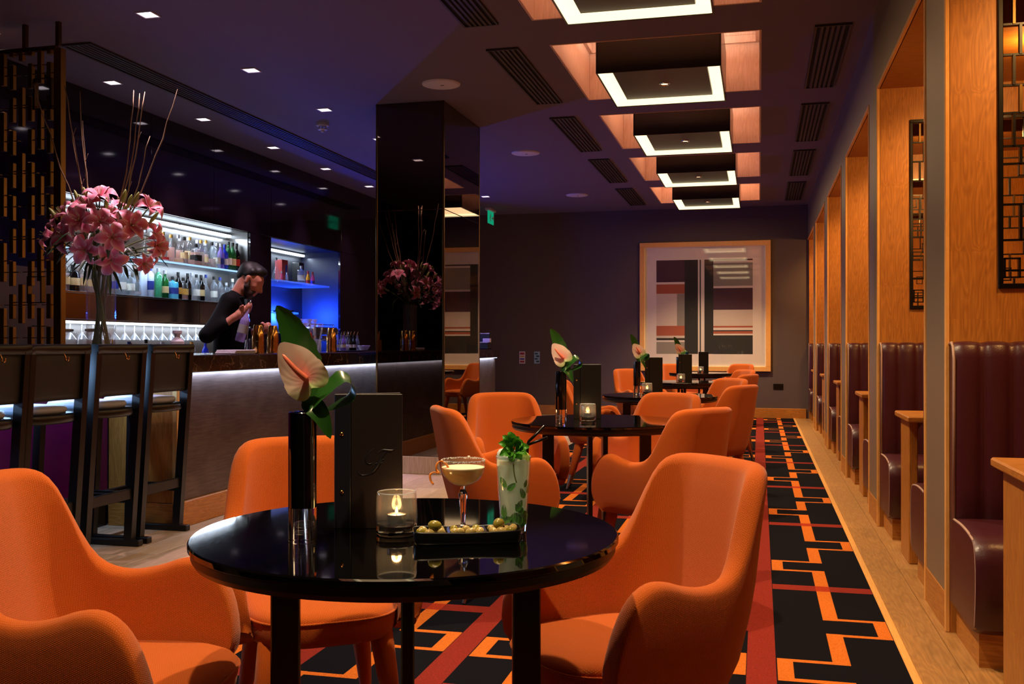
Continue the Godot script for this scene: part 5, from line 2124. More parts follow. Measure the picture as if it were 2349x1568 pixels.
func build_bottles() -> void:
	rng.seed = 80
	# [glass, shape, label, cap] along the upper shelf, from the bouquet to the right
	var up := [["red", "decanter", "", "silver"], ["amber", "decanter", "", "black"], ["red", "decanter", "red", "gold"], ["gold", "spirit", "", "gold"], ["gold", "decanter", "cream", "silver"], ["amber", "spirit", "cream", "black"], ["gold", "decanter", "", "gold"], ["gold", "square", "black", "black"], ["gold", "spirit", "", "gold"], ["gold", "decanter", "white", "gold"], ["amber", "spirit", "", "black"], ["clear", "spirit", "white", "silver"], ["violet", "spirit", "blue", "silver"], ["cobalt", "spirit", "white", "blue"], ["green", "wine", "white", "black"], ["green", "wine", "cream", "black"], ["dark", "wine", "red", "black"]]
	var uz := [8.30, 8.46, 8.59, 8.72, 8.844, 8.953, 9.056, 9.17, 9.261, 9.361, 9.48, 9.575, 9.655, 9.735, 9.815, 9.905, 9.99]
	for k in up.size():
		var r: Array = up[k]
		bottle(r[1], r[0], r[2], r[3], P(-5.63, 1.951, uz[k]), "%s bottle on the lit upper shelf, %s along from the bouquet" % [r[0], ordinal(k)], "bottles on the upper shelf")
	for k in 9:                                           # the second rank behind
		var g: String = ["amber", "gold", "clear", "gold", "amber", "clear", "gold", "clear", "clear"][k]
		bottle(["spirit", "tall", "decanter"][k % 3], g, "" if k % 2 else "cream", "silver", P(-5.715, 1.951, 8.52 + 0.16 * k), "%s bottle in the back rank of the upper shelf, %s from the bouquet" % [g, ordinal(k)], "back rank of the upper shelf")
	var lo := [["clear", "spirit", "blue", "blue"], ["clear", "spirit", "white", "silver"], ["clear", "square", "white", "silver"], ["clear", "decanter", "silver", "silver"], ["frosted", "tall", "", "white"], ["frosted", "tall", "blue", "blue"], ["mint", "tall", "", "silver"], ["green", "spirit", "cream", "silver"], ["blue", "square", "blue", "black"], ["dark", "spirit", "gold", "black"], ["amber", "square", "gold", "black"], ["dark", "spirit", "black", "black"], ["clear", "decanter", "", "silver"], ["clear", "spirit", "white", "black"], ["dark", "spirit", "cream", "black"], ["clear", "decanter", "", "blue"], ["clear", "spirit", "white", "black"], ["clear", "spirit", "", "blue"], ["clear", "square", "silver", "silver"], ["clear", "spirit", "white", "white"]]
	var lz := [7.82, 7.93, 8.03, 8.13, 8.25, 8.36, 8.49, 8.60, 8.73, 8.83, 8.92, 9.0, 9.07, 9.16, 9.25, 9.34, 9.50, 9.62, 9.75, 9.88]
	for k in lo.size():
		var r: Array = lo[k]
		bottle(r[1], r[0], r[2], r[3], P(-5.62, 1.593, lz[k]), "%s bottle on the dark lower shelf, %s along from the tall vase" % [r[0], ordinal(k)], "bottles on the lower shelf", 0.98)
	for k in 5:
		bottle(["spirit", "square"][k % 2], ["amber", "dark", "amber", "amber", "gold"][k], "cream", "black", P(-5.60, 1.593, 7.14 + 0.095 * k), "amber spirit bottle beside the screen's post under the lilies, %s from the post" % ordinal(k), "bottles beside the post", 0.98)
	# right niche
	var ri := [["clear", "decanter", "", "silver", 11.10, 1.0], ["pink", "small", "", "silver", 11.24, 0.8], ["clear", "small", "", "silver", 11.38, 0.75], ["clear", "square", "white", "silver", 11.78, 1.05], ["yellow", "small", "red", "red", 11.98, 1.1], ["pink", "small", "blue", "red", 12.12, 1.1]]
	for k in ri.size():
		var r: Array = ri[k]
		bottle(r[1], r[0], r[2], r[3], P(-5.72, 1.916, r[4]), "%s bottle on the short shelf behind the bartender's head, %s from the left" % [r[0], ordinal(k)], "bottles on the short shelf", r[5])
	var st := new_st()
	for k in 2:
		st = new_st()
		bx(st, Vector3(0, 0.15, 0), Vector3(0.10, 0.30, 0.16 - 0.02 * k), 0.003)
		var b := put("body", st, M.menu_dark if k == 1 else ink("red"), thing("gift_box", ["red and blue bottle box standing on the short shelf", "black bottle box standing on the short shelf"][k], "box", P(-5.88, 1.916, [11.55, 12.02][k])))
		if k == 0:
			st = new_st()
			bx(st, Vector3(0.051, 0.13, -0.03), Vector3(0.002, 0.22, 0.05))
			put("blue_stripe", st, ink("blue"), b.get_parent())
	# the well on the worktop: bottle necks and caps over the bar
	for k in 22:
		var g: String = ["clear", "gold", "clear", "cobalt", "clear", "dark", "gold", "green", "clear", "amber", "green"][(k * 7) % 11]
		bottle(["spirit", "wine", "small", "tall"][k % 4], g, "white" if k % 3 == 0 else "", ["black", "silver", "red", "gold", "blue"][(k * 3) % 5], P(-5.18 + 0.07 * (k % 2), 0.901, 6.95 + 0.118 * k), "%s bottle on the back worktop below the bright light line, %s from the screen" % [g, ordinal(k)], "bottles on the back worktop", 0.92)
	# glasses hung upside down under the drawers
	var proto := make_martini()
	for k in 20:
		var at := P(-5.62, 1.345, 7.08 + 0.148 * k)
		var lab := "cocktail glass hung upside down under the bright light line, %s from the screen" % ordinal(k)
		if k == 0:
			proto.position = at; proto.set_meta("label", lab)
		else:
			copy(proto, at, 0.0, lab)
	# two big jars seen through the screen
	for k in 2:
		var t := thing("glass_jar", "clear glass jar behind the bronze screen, %s" % ["farther from the post", "nearer the post"][k], "jar", P(-5.0 + 0.28 * k, 1.081, 6.35), 0.0, "glass jars behind the screen")
		st = new_st()
		lathe(st, [Vector2(0, 0), Vector2(0.10, 0), Vector2(0.105, 0.005), Vector2(0.105, 0.13), Vector2(0.09, 0.155), Vector2(0.06, 0.16)], 24)
		put("body", st, M.glass_clear, t)
		st = new_st()
		lathe(st, [Vector2(0.065, 0.16), Vector2(0.075, 0.165), Vector2(0.075, 0.18), Vector2(0, 0.185)], 24)
		put("lid", st, M.brushed, t)
	st = new_st()
	box(st, -5.2, -4.55, 1.02, 1.08, 5.60, 6.6, 0.004)
	var sh := put("counter_end", st, M.marble)
	tag(sh, "dark marble ledge behind the bronze screen holding the jars", "counter")


func make_martini() -> Node3D:
	var t := thing("cocktail_glass", "", "glass", Vector3.ZERO, 0.0, "glasses hung upside down in the back bar")
	var st := new_st()
	lathe(st, [Vector2(0, -0.004), Vector2(0.034, -0.002), Vector2(0.034, 0.0), Vector2(0, 0.0)], 18)
	put("foot", st, M.glass_clear, t)
	st = new_st()
	tube(st, [Vector3(0, -0.004, 0), Vector3(0, -0.09, 0)], [0.0045, 0.004], 8)
	put("stem", st, M.glass_clear, t)
	st = new_st()
	lathe(st, [Vector2(0.052, -0.155), Vector2(0.004, -0.09)], 18)
	put("bowl", st, M.glass_clear, t)
	return t


func shaker(at: Vector3, lab: String) -> void:
	var t := thing("shaker_stack", lab, "cocktail shaker", at, 0.0, "gold shaker stacks on the bar")
	var st := new_st()
	lathe(st, [Vector2(0, 0), Vector2(0.046, 0.0), Vector2(0.047, 0.006), Vector2(0.043, 0.088), Vector2(0.0, 0.088)], 28, 1, 1, 0.7)
	put("lower_tin", st, M.shaker_gold, t)
	st = new_st()
	lathe(st, [Vector2(0, 0.088), Vector2(0.0455, 0.088), Vector2(0.046, 0.094), Vector2(0.034, 0.205), Vector2(0.031, 0.211), Vector2(0, 0.212)], 28, 1, 1, 0.7)
	put("upper_tin", st, M.shaker_gold, t)


func build_bar_things() -> void:
	var y := 1.081
	shaker(P(-3.60, y, 6.70), "gold shaker stack on the bar, nearest the bartender")
	shaker(P(-3.60, y, 6.93), "gold shaker stack on the bar, beside the anthurium's tall leaf")
	shaker(P(-3.62, y, 8.05), "gold shaker stack on the bar by the straws, near the mirrored pillar")
	var t := thing("bar_towel", "folded lilac bar towel on the marble in front of the bartender", "towel", P(-3.66, y, 6.48))
	var st := new_st()
	for k in 3:
		bx(st, Vector3(0.003 * k, 0.006 + 0.009 * k, 0), Vector3(0.16, 0.009, 0.30 - 0.012 * k), 0.004)
	put("fold", st, M.white_plastic, t)
	# cups of straws and picks
	rng.seed = 91
	var cups := [[-3.70, 7.42, "brown", "box of wooden picks with a red lid on the bar"], [-3.72, 7.58, "pale", "tall holder of pale straws on the bar"], [-3.66, 7.72, "red", "red syrup bottle among the straw holders on the bar"], [-3.68, 7.88, "glass", "glass of slanting clear straws on the bar"]]
	for k in cups.size():
		var r: Array = cups[k]
		t = thing("straw_holder", r[3], "bar holder", P(r[0], y, r[1]))
		st = new_st()
		if k == 2:
			lathe(st, [Vector2(0, 0), Vector2(0.026, 0), Vector2(0.026, 0.10), Vector2(0.010, 0.13), Vector2(0.010, 0.16), Vector2(0, 0.16)], 16)
			put("body", st, ink("red"), t)
			st = new_st()
			tube(st, [Vector3(0, 0.16, 0), Vector3(0, 0.19, 0), Vector3(0.02, 0.20, 0)], [0.005, 0.004, 0.003], 8)
			put("pourer", st, M.chrome, t)
			continue
		lathe(st, [Vector2(0, 0), Vector2(0.036, 0), Vector2(0.038, 0.004), Vector2(0.038, 0.11), Vector2(0.035, 0.11), Vector2(0.034, 0.006)], 18)
		put("cup", st, [M.oak, M.oak_edge, M.oak, M.glass_clear][k], t)
		for i in 11:
			var a := rng.randf() * TAU
			var rr := rng.randf_range(0.004, 0.024)
			var foot := Vector3(rr * cos(a), 0.01, rr * sin(a))
			var h := rng.randf_range(0.16, 0.19) if k < 2 else rng.randf_range(0.20, 0.24)
			var lean := 0.25 if k < 2 else 0.9
			st = new_st()
			cyl(st, foot, foot + Vector3(cos(a) * 0.05 * lean, h, sin(a) * 0.09 * lean), 0.004, 0.004, 6)
			put("straw", st, [M.oak_edge, M.foam, M.foam, M.glass_clear][k], t)
	# tray of little bitters bottles
	t = thing("bitters_tray", "black tray carrying little bottles at the pillar end of the bar", "tray", P(-3.72, y, 8.62))
	st = new_st()
	bx(st, Vector3(0, 0.006, 0), Vector3(0.22, 0.012, 0.46), 0.004)
	put("tray", st, M.black_satin, t)
	for k in 10:
		var b := bottle("small", ["clear", "violet", "clear", "red", "clear", "dark", "clear", "dark", "amber", "clear"][k], "white" if k % 3 else "", "", P(-3.77 + 0.075 * (k % 2), y + 0.0125, 8.44 + 0.04 * k), "little dasher bottle on the black tray, %s from the shakers" % ordinal(k), "little bottles on the tray", 0.85)
		st = new_st()
		tube(st, [Vector3(0, 0.135, 0), Vector3(0, 0.155, 0), Vector3(0.008, 0.175, 0)], [0.006, 0.003, 0.0015], 6)
		put("dasher", st, M.brass if k % 2 else M.chrome, b)
	t = thing("white_bowl", "small pale bowl at the pillar end of the bar", "bowl", P(-3.72, y, 9.02))
	st = new_st()
	lathe(st, [Vector2(0, 0), Vector2(0.03, 0), Vector2(0.034, 0.006), Vector2(0.062, 0.055), Vector2(0.06, 0.056), Vector2(0.030, 0.01), Vector2(0, 0.008)], 24)
	put("bowl", st, M.white_plastic, t)
	# jug in front of the well
	t = thing("white_jug", "white ceramic jug with dark label behind the corner stool", "jug", P(-4.22, y, 6.62))
	st = new_st()
	lathe(st, [Vector2(0, 0), Vector2(0.045, 0), Vector2(0.05, 0.01), Vector2(0.05, 0.09), Vector2(0.022, 0.12), Vector2(0.02, 0.135), Vector2(0.034, 0.15), Vector2(0.034, 0.17), Vector2(0, 0.172)], 20)
	put("body", st, M.white_plastic, t)
	# coffee machine, grinder and cups in the right niche
	t = thing("coffee_machine", "dark coffee machine with cups on top in the blue lit niche", "coffee machine", P(-5.62, 0.90, 11.75))
	st = new_st()
	bx(st, Vector3(0, 0.06, 0), Vector3(0.50, 0.10, 0.72), 0.02); bx(st, Vector3(-0.1, 0.25, 0), Vector3(0.28, 0.32, 0.70), 0.02); bx(st, Vector3(0.02, 0.42, 0), Vector3(0.5, 0.09, 0.74), 0.02)
	put("body", st, M.steel, t)
	for k in 2:
		st = new_st()
		cyl(st, Vector3(0.16, 0.36, -0.18 + 0.36 * k), Vector3(0.16, 0.30, -0.18 + 0.36 * k), 0.036, 0.036, 14)
		cyl(st, Vector3(0.19, 0.315, -0.18 + 0.36 * k), Vector3(0.33, 0.30, -0.18 + 0.36 * k), 0.012, 0.014, 8)
		put("portafilter", st, M.chrome, t)
	st = new_st()
	for s: float in [-0.36, 0.36]:
		tube(st, [Vector3(0.2, 0.47, s), Vector3(0.2, 0.50, s)], [0.006], 6)
	tube(st, [Vector3(0.2, 0.50, -0.36), Vector3(0.2, 0.50, 0.36)], [0.006], 6)
	put("cup_rail", st, M.chrome, t)
	var cup: Node3D = null
	for k in 12:
		var at := P(-5.66 + 0.09 * (k % 2), 1.366 + (0.052 if k > 7 else 0.0), 11.47 + 0.075 * (k if k < 8 else k - 6))
		var lab := "white coffee cup stacked on the coffee machine, %s from the grinder" % ordinal(k)
		if cup == null:
			cup = thing("coffee_cup", lab, "cup", at, 0.0, "cups on the coffee machine")
			st = new_st()
			lathe(st, [Vector2(0, 0), Vector2(0.02, 0), Vector2(0.035, 0.03), Vector2(0.037, 0.052), Vector2(0.034, 0.052), Vector2(0.03, 0.02), Vector2(0, 0.006)], 16)
			put("bowl", st, M.white_plastic, cup)
			st = new_st()
			tube(st, curve([Vector3(0.034, 0.042, 0), Vector3(0.052, 0.04, 0), Vector3(0.05, 0.018, 0), Vector3(0.031, 0.018, 0)], 3), [0.004], 6)
			put("handle", st, M.white_plastic, cup)
		else:
			copy(cup, at, 0.4 * k, lab)
	t = thing("coffee_grinder", "coffee grinder with a clear funnel hopper beside the bartender", "coffee grinder", P(-5.55, 0.90, 10.95))
	st = new_st()
	bx(st, Vector3(0, 0.20, 0), Vector3(0.2, 0.40, 0.18), 0.02)
	put("body", st, M.black_satin, t)
	st = new_st()
	lathe(st, [Vector2(0.05, 0.40), Vector2(0.055, 0.43), Vector2(0.115, 0.62), Vector2(0.118, 0.64)], 20)
	put("hopper", st, M.glass_clear, t)
	st = new_st()
	lathe(st, [Vector2(0.12, 0.64), Vector2(0.12, 0.655), Vector2(0, 0.66)], 20)
	put("lid", st, M.black_satin, t)
	# napkin holder at the far end of the bar
	t = thing("napkin_caddy", "dark blue caddy with white napkins at the far end of the bar", "caddy", P(-3.62, y, 13.02))
	st = new_st()
	bx(st, Vector3(0, 0.05, 0), Vector3(0.16, 0.10, 0.18), 0.01); bx(st, Vector3(0, 0.16, -0.04), Vector3(0.15, 0.12, 0.05), 0.01)
	put("body", st, M.menu_spine, t)
	st = new_st()
	bx(st, Vector3(0.05, 0.12, 0.05), Vector3(0.10, 0.05, 0.07), 0.003)
	put("napkins", st, M.white_plastic, t)


# ---------------------------------------------------------------- the far wall
func build_far_wall() -> void:
	var x0 := -1.86; var x1 := 0.17; var y0 := 0.725; var y1 := 2.765
	var t := thing("framed_picture", "large square abstract print of upright blocks in an oak frame", "picture", P(0, 0, 16.0))
	for r in [[x0, x1, y1 - 0.075, y1], [x0, x1, y0, y0 + 0.075], [x0, x0 + 0.075, y0 + 0.075, y1 - 0.075], [x1 - 0.075, x1, y0 + 0.075, y1 - 0.075]]:
		var st := new_st()
		box(st, r[0], r[1], r[2], r[3], -0.055, 0.0, 0.004)
		put("frame", st, M.oak_edge, t)
	var im := Image.create(900, 900, false, Image.FORMAT_RGB8)
	im.fill(Color(0.88, 0.83, 0.77))
	# measured on the print: left, right, top, bottom in thousandths of the frame's inside
	var plum := Color(0.29, 0.15, 0.20); var ink_ := Color(0.13, 0.115, 0.09); var grey := Color(0.55, 0.52, 0.47); var rust := Color(0.66, 0.34, 0.22); var pale := Color(0.80, 0.73, 0.67); var line := Color(0.86, 0.80, 0.75)
	var m := [
		[1198, 1848, 462, 1093, line], [1198, 1392, 462, 610, plum], [1198, 1392, 624, 688, rust], [1198, 1340, 688, 904, pale], [1340, 1392, 688, 904, grey], [1198, 1392, 904, 970, rust], [1198, 1392, 970, 986, pale], [1198, 1392, 986, 1000, ink_], [1198, 1392, 1012, 1093, grey],
		[1392, 1482, 462, 1093, ink_], [1494, 1502, 462, 1093, ink_], [1526, 1586, 462, 1093, ink_],
		[1586, 1848, 462, 472, plum], [1586, 1848, 486, 640, grey], [1586, 1848, 654, 798, plum], [1586, 1848, 798, 906, pale], [1586, 1848, 906, 918, rust], [1586, 1848, 934, 942, ink_], [1586, 1848, 942, 958, rust], [1586, 1848, 968, 1093, ink_]]
	for r in m:
		var px := [(r[0] - 1114.0) / 822.0, (r[1] - 1114.0) / 822.0, (r[2] - 372.0) / 806.0, (r[3] - 372.0) / 806.0]
		im.fill_rect(Rect2i(roundi(px[0] * 900), roundi(px[2] * 900), maxi(roundi((px[1] - px[0]) * 900), 1), maxi(roundi((px[3] - px[2]) * 900), 1)), r[4])
	var pm := mat("print", Color.WHITE, 0.8)
	pm.albedo_texture = ImageTexture.create_from_image(im)
	var st := new_st()
	flat(st)
	var a := x0 + 0.07; var b := x1 - 0.07; var c := y0 + 0.07; var d := y1 - 0.07
	var ps := [Vector3(a, c, 0.012), Vector3(b, c, 0.012), Vector3(b, d, 0.012), Vector3(a, d, 0.012)]
	var uv := [Vector2(0, 1), Vector2(1, 1), Vector2(1, 0), Vector2(0, 0)]
	for k in [0, 2, 1, 0, 3, 2]:
		st.set_uv(uv[k]); st.add_vertex(ps[k])
	put("print", st, pm, t)
	st = new_st()
	for r in [[a, b, d - 0.012, d], [a, b, c, c + 0.012], [a, a + 0.012, c, d], [b - 0.012, b, c, d]]:
		box(st, r[0], r[1], r[2], r[3], -0.04, 0.0)
	put("inner_fillet", st, M.foam, t)
	st = new_st()
	box(st, x0 + 0.07, x1 - 0.07, y0 + 0.07, y1 - 0.07, -0.038, -0.034)
	put("glazing", st, M.picture_glass, t)
	# notices and socket
	t = thing("fire_notice", "small white fire notice with red, yellow and blue bands on the dark wall", "notice", P(-3.80, 0.93, 16.0))
	st = new_st()
	bx(st, Vector3(0, 0, 0.003), Vector3(0.10, 0.20, 0.006), 0.001)
	put("plate", st, M.white_plastic, t)
	for r in [[0.065, 0.035, "red"], [0.02, 0.022, "gold"], [-0.025, 0.024, "blue"], [-0.068, 0.03, "red"]]:
		st = new_st()
		bx(st, Vector3(0, r[0], 0.0065), Vector3(0.075, r[1], 0.001))
		put("band", st, ink(r[2]), t)
	t = thing("wall_plate", "small steel call point plate on the dark wall beside the fire notice", "plate", P(-3.55, 0.93, 16.0))
	st = new_st()
	bx(st, Vector3(0, 0, 0.004), Vector3(0.10, 0.20, 0.008), 0.002)
	put("plate", st, M.steel, t)
	for k in 4:
		st = new_st()
		bx(st, Vector3(-0.012 + 0.024 * (k % 2), 0.065 - 0.043 * k, 0.009), Vector3(0.05, 0.02, 0.003), 0.001)
		put("key", st, M.black_satin, t)
	t = thing("wall_socket", "black double socket low on the dark wall right of the picture", "socket", P(0.283, 0.49, 16.0))
	st = new_st()
	bx(st, Vector3(0, 0, 0.004), Vector3(0.15, 0.09, 0.008), 0.002)
	put("plate", st, M.black_satin, t)
	for k in 2:
		st = new_st()
		bx(st, Vector3(-0.04 + 0.08 * k, 0.025, 0.01), Vector3(0.012, 0.02, 0.006), 0.001)
		put("switch", st, M.black_gloss, t)


func build_booth_lights() -> void:
	var ends := [4.27, 6.64, 9.01, 11.40, 13.77, 16.0]
	for k in ends.size():
		var z: float = ends[k] - 0.92
		var t := thing("booth_downlight", "recessed warm downlight in the oak ceiling of the %s booth" % ["nearest", "second", "third", "fourth", "fifth", "last"][k], "downlight", P(1.45, 2.754, z), 0.0, "booth downlights")
		var st := new_st()
		lathe(st, [Vector2(0.035, 0.0), Vector2(0.036, -0.006), Vector2(0.046, -0.006), Vector2(0.047, 0.0)], 20)
		put("ring", st, M.chrome, t)
		st = new_st()
		lathe(st, [Vector2(0, -0.003), Vector2(0.035, -0.003), Vector2(0.035, 0.0)], 16)
		put("lens_light", st, M.spot_glow, t)
		omni(t, Vector3(0, -0.06, 0), Color(1.0, 0.74, 0.42), 0.55, 0.05)
		spot(t, Vector3(-0.1, -0.05, -0.1), Vector3(-0.35, -1.2, -0.95), Color(1.0, 0.76, 0.45), 1.6, 50.0, 0.05, 0.8)


# ---------------------------------------------------------------- the bartender
func surface_nets(lo: Vector3, hi: Vector3, cell: float, prims: Array, k: float) -> SurfaceTool:
	# prims: [a, b, ra, rb] tapered capsules, blended by a soft minimum
	var n := Vector3i(((hi - lo) / cell).ceil()) + Vector3i.ONE
	var f := PackedFloat32Array()
	f.resize(n.x * n.y * n.z)
	var sx := 1; var sy := n.x; var sz := n.x * n.y
	for pr: Array in prims:
		var a: Vector3 = pr[0]; var b: Vector3 = pr[1]
		var ra: float = pr[2]; var rb: float = pr[3]
		var sq: Vector3 = pr[4] if pr.size() > 4 else Vector3.ONE       # flattened along its own centre
		var mid := (a + b) * 0.5
		var mr := maxf(ra, rb) * maxf(sq.x, maxf(sq.y, sq.z)) + 3.5 / k
		var l0 := Vector3i(((Vector3(minf(a.x, b.x), minf(a.y, b.y), minf(a.z, b.z)) - Vector3.ONE * mr - lo) / cell).floor()).clamp(Vector3i.ZERO, n - Vector3i.ONE)
		var h0 := Vector3i(((Vector3(maxf(a.x, b.x), maxf(a.y, b.y), maxf(a.z, b.z)) + Vector3.ONE * mr - lo) / cell).ceil()).clamp(Vector3i.ZERO, n - Vector3i.ONE)
		var ab := (b - a) / sq
		var l2 := maxf(ab.dot(ab), 1e-9)
		for z in range(l0.z, h0.z + 1):
			for y in range(l0.y, h0.y + 1):
				var idx := z * sz + y * sy + l0.x
				for x in range(l0.x, h0.x + 1):
					var p := (lo + Vector3(x, y, z) * cell - a) / sq
					var t := clampf(p.dot(ab) / l2, 0.0, 1.0)
					var d := (p - ab * t).length() - lerpf(ra, rb, t)
					if d * k < 6.0:
						f[idx] += exp(-k * d)
					idx += 1
	var vi := {}
	var vs := PackedVector3Array()
	var offs := [0, sx, sy, sx + sy, sz, sz + sx, sz + sy, sz + sx + sy]
	for z in n.z - 1:
		for y in n.y - 1:
			for x in n.x - 1:
				var i := z * sz + y * sy + x
				var m := 0
				for c in 8:
					if f[i + offs[c]] > 1.0: m |= 1 << c
				if m == 0 or m == 255:
					continue
				var s := Vector3.ZERO
				var cnt := 0
				for e: Array in [[0, 1], [2, 3], [4, 5], [6, 7], [0, 2], [1, 3], [4, 6], [5, 7], [0, 4], [1, 5], [2, 6], [3, 7]]:
					if (m >> e[0] & 1) != (m >> e[1] & 1):
						var v0 := -log(maxf(f[i + offs[e[0]]], 1e-6)); var v1 := -log(maxf(f[i + offs[e[1]]], 1e-6))
						var t := clampf(v0 / (v0 - v1), 0.02, 0.98)
						var p0 := Vector3(e[0] & 1, e[0] >> 1 & 1, e[0] >> 2 & 1); var p1 := Vector3(e[1] & 1, e[1] >> 1 & 1, e[1] >> 2 & 1)
						s += p0.lerp(p1, t)
						cnt += 1
				vi[i] = vs.size()
				vs.append(lo + (Vector3(x, y, z) + s / cnt) * cell)
	var st := new_st()
	smooth(st)
	for i: int in vi:
		var inside := f[i] > 1.0
		for ax in 3:
			var st1: int = [sx, sy, sz][ax]
			var u: int = [sy, sz, sx][ax]
			var v: int = [sz, sx, sy][ax]
			if i + st1 >= f.size() or (f[i + st1] > 1.0) == inside:
				continue
			if not (vi.has(i - u) and vi.has(i - v) and vi.has(i - u - v)):
				continue
			var a: Vector3 = vs[vi[i - u - v]]; var b: Vector3 = vs[vi[i - v]]; var c: Vector3 = vs[vi[i]]; var d: Vector3 = vs[vi[i - u]]
			if inside:
				q(st, a, b, c, d)
			else:
				q(st, a, d, c, b)
	return st


func build_bartender() -> void:
	# local axes: +z forward, +y up, +x to his left; 1.86 m tall in shoes, head bent over his work
	var at := P(-4.33, 0.0, 7.52)
	var turn := face(0.92, 0.40)
	var t := thing("person", "bearded bartender in dark shirt behind the bar, head bent, holding a bottle upside down", "person", at, turn)
	var skin := mat("skin", Color(0.72, 0.47, 0.38), 0.5)
	skin.subsurf_scatter_enabled = true; skin.subsurf_scatter_strength = 0.1
	mat("hair", Color(0.045, 0.03, 0.025), 0.6)
	mat("beard", Color(0.16, 0.075, 0.05), 0.7)
	mat("shirt", Color(0.016, 0.017, 0.03), 0.8)
	M.shirt.metallic_specular = 0.25
	mat("trousers", Color(0.03, 0.03, 0.035), 0.8)
	mat("apron", Color(0.30, 0.27, 0.25), 0.75)
	var H := Vector3(0, 1.69, 0.185)                        # head centre
	var hb := Basis(Vector3.RIGHT, 0.62) * Basis(Vector3.UP, -0.12)   # pitched forward
	var hp := func(x: float, y: float, z: float) -> Vector3: return H + hb * Vector3(x, y, z)
	var sh := 1.50
	var rs := Vector3(-0.19, sh, 0.04); var re := Vector3(-0.305, 1.22, -0.12); var rw := Vector3(-0.265, 1.365, 0.085)
	var ls := Vector3(0.19, sh, 0.05); var le := Vector3(0.27, 1.22, 0.06); var lw := Vector3(0.06, 1.26, 0.27)
	# body: head, neck, arms, trunk, legs in one skin
	var head := [
		[hp.call(0, 0.045, -0.02), hp.call(0, 0.03, 0.02), 0.087, 0.083], [hp.call(0, -0.02, 0.03), hp.call(0, -0.085, 0.055), 0.068, 0.042],
		[hp.call(0, -0.105, 0.068), hp.call(0, -0.10, 0.075), 0.026, 0.024], [hp.call(-0.035, -0.075, 0.03), hp.call(0.035, -0.075, 0.03), 0.036, 0.036],
		[hp.call(0, 0.024, 0.100), hp.call(0, -0.026, 0.136), 0.010, 0.0135], [hp.call(-0.012, -0.032, 0.108), hp.call(0.012, -0.032, 0.108), 0.0095, 0.0095],
		[hp.call(-0.045, 0.038, 0.086), hp.call(0.045, 0.038, 0.086), 0.014, 0.014], [hp.call(-0.045, -0.02, 0.075), hp.call(-0.03, -0.03, 0.085), 0.022, 0.018], [hp.call(0.045, -0.02, 0.075), hp.call(0.03, -0.03, 0.085), 0.022, 0.018],
		[hp.call(-0.018, -0.064, 0.098), hp.call(0.018, -0.064, 0.098), 0.0085, 0.0085], [hp.call(-0.014, -0.074, 0.097), hp.call(0.014, -0.074, 0.097), 0.009, 0.009],
		[hp.call(-0.088, 0.015, 0.0), hp.call(-0.086, -0.028, 0.008), 0.014, 0.010], [hp.call(0.088, 0.015, 0.0), hp.call(0.086, -0.028, 0.008), 0.014, 0.010],
		[Vector3(0, 1.50, 0.05), hp.call(0, -0.04, -0.025), 0.062, 0.056]]
	var st := surface_nets(Vector3(-0.15, 1.44, -0.06), Vector3(0.15, 1.86, 0.40), 0.0065, head, 95.0)
	# hands join the same mesh: right hand grips the bottle's neck
	var bd := Vector3(-0.10, -1.0, -0.26).normalized()         # bottle axis from neck down to base (held upside down)
	var bn := Vector3(-0.265, 1.45, 0.205)                   # where the hand closes on the neck
	var hand := func(w: Vector3, c: Vector3, ax: Vector3, inwards: Vector3, sgn: float) -> Array:
		# palm from the wrist to c, fingers round the axis ax
		var out := [[w, w.lerp(c, 0.35), 0.026, 0.030], [w.lerp(c, 0.4) + ax * 0.016, c + ax * 0.022, 0.020, 0.018], [w.lerp(c, 0.4), c, 0.021, 0.019], [w.lerp(c, 0.4) - ax * 0.014, c - ax * 0.020, 0.019, 0.017]]
		var fw := (c - w).normalized()
		for i in 4:
			var o := c + ax * (0.032 - 0.0205 * i)
			var l: float = [0.024, 0.029, 0.027, 0.021][i]
			var p1 := o + fw * l
			var p2 := p1 + (fw * 0.2 + inwards * 0.9).normalized() * l * 0.95
			var p3 := p2 + (-fw * 0.8 + inwards * 0.5).normalized() * l * 0.8
			out.append([o, p1, 0.0095, 0.009]); out.append([p1, p2, 0.009, 0.0082]); out.append([p2, p3, 0.0082, 0.007])
		var tb := w.lerp(c, 0.45) + ax * 0.03
		var t1 := tb + (ax * 0.8 + inwards * 0.8 + fw * 0.3).normalized() * 0.032
		out.append([tb, t1, 0.012, 0.0105]); out.append([t1, t1 + (fw * 0.6 + inwards * 0.8).normalized() * 0.028, 0.0105, 0.0085])
		return out
	var fore := (bn - rw).normalized()
	var inw := bd.cross(fore).normalized()
	var palm := bn - fore * 0.03 - inw * 0.026
	var rh: Array = hand.call(rw, palm, -bd, inw, 1.0)
	st.append_from(mesh_of(surface_nets(Vector3(-0.42, 1.20, -0.06), Vector3(-0.10, 1.56, 0.36), 0.0055, rh + [[re.lerp(rw, 0.6), rw, 0.036, 0.027]], 130.0)), 0, Transform3D())
	var lc := lw + Vector3(-0.06, 0.02, 0.06)
	var lh: Array = hand.call(lw, lc, Vector3(0, 1, 0), Vector3(-0.6, 0, -0.4).normalized(), -1.0)
	st.append_from(mesh_of(surface_nets(Vector3(-0.14, 1.16, 0.16), Vector3(0.18, 1.42, 0.46), 0.0055, lh + [[le.lerp(lw, 0.6), lw, 0.036, 0.027]], 130.0)), 0, Transform3D())
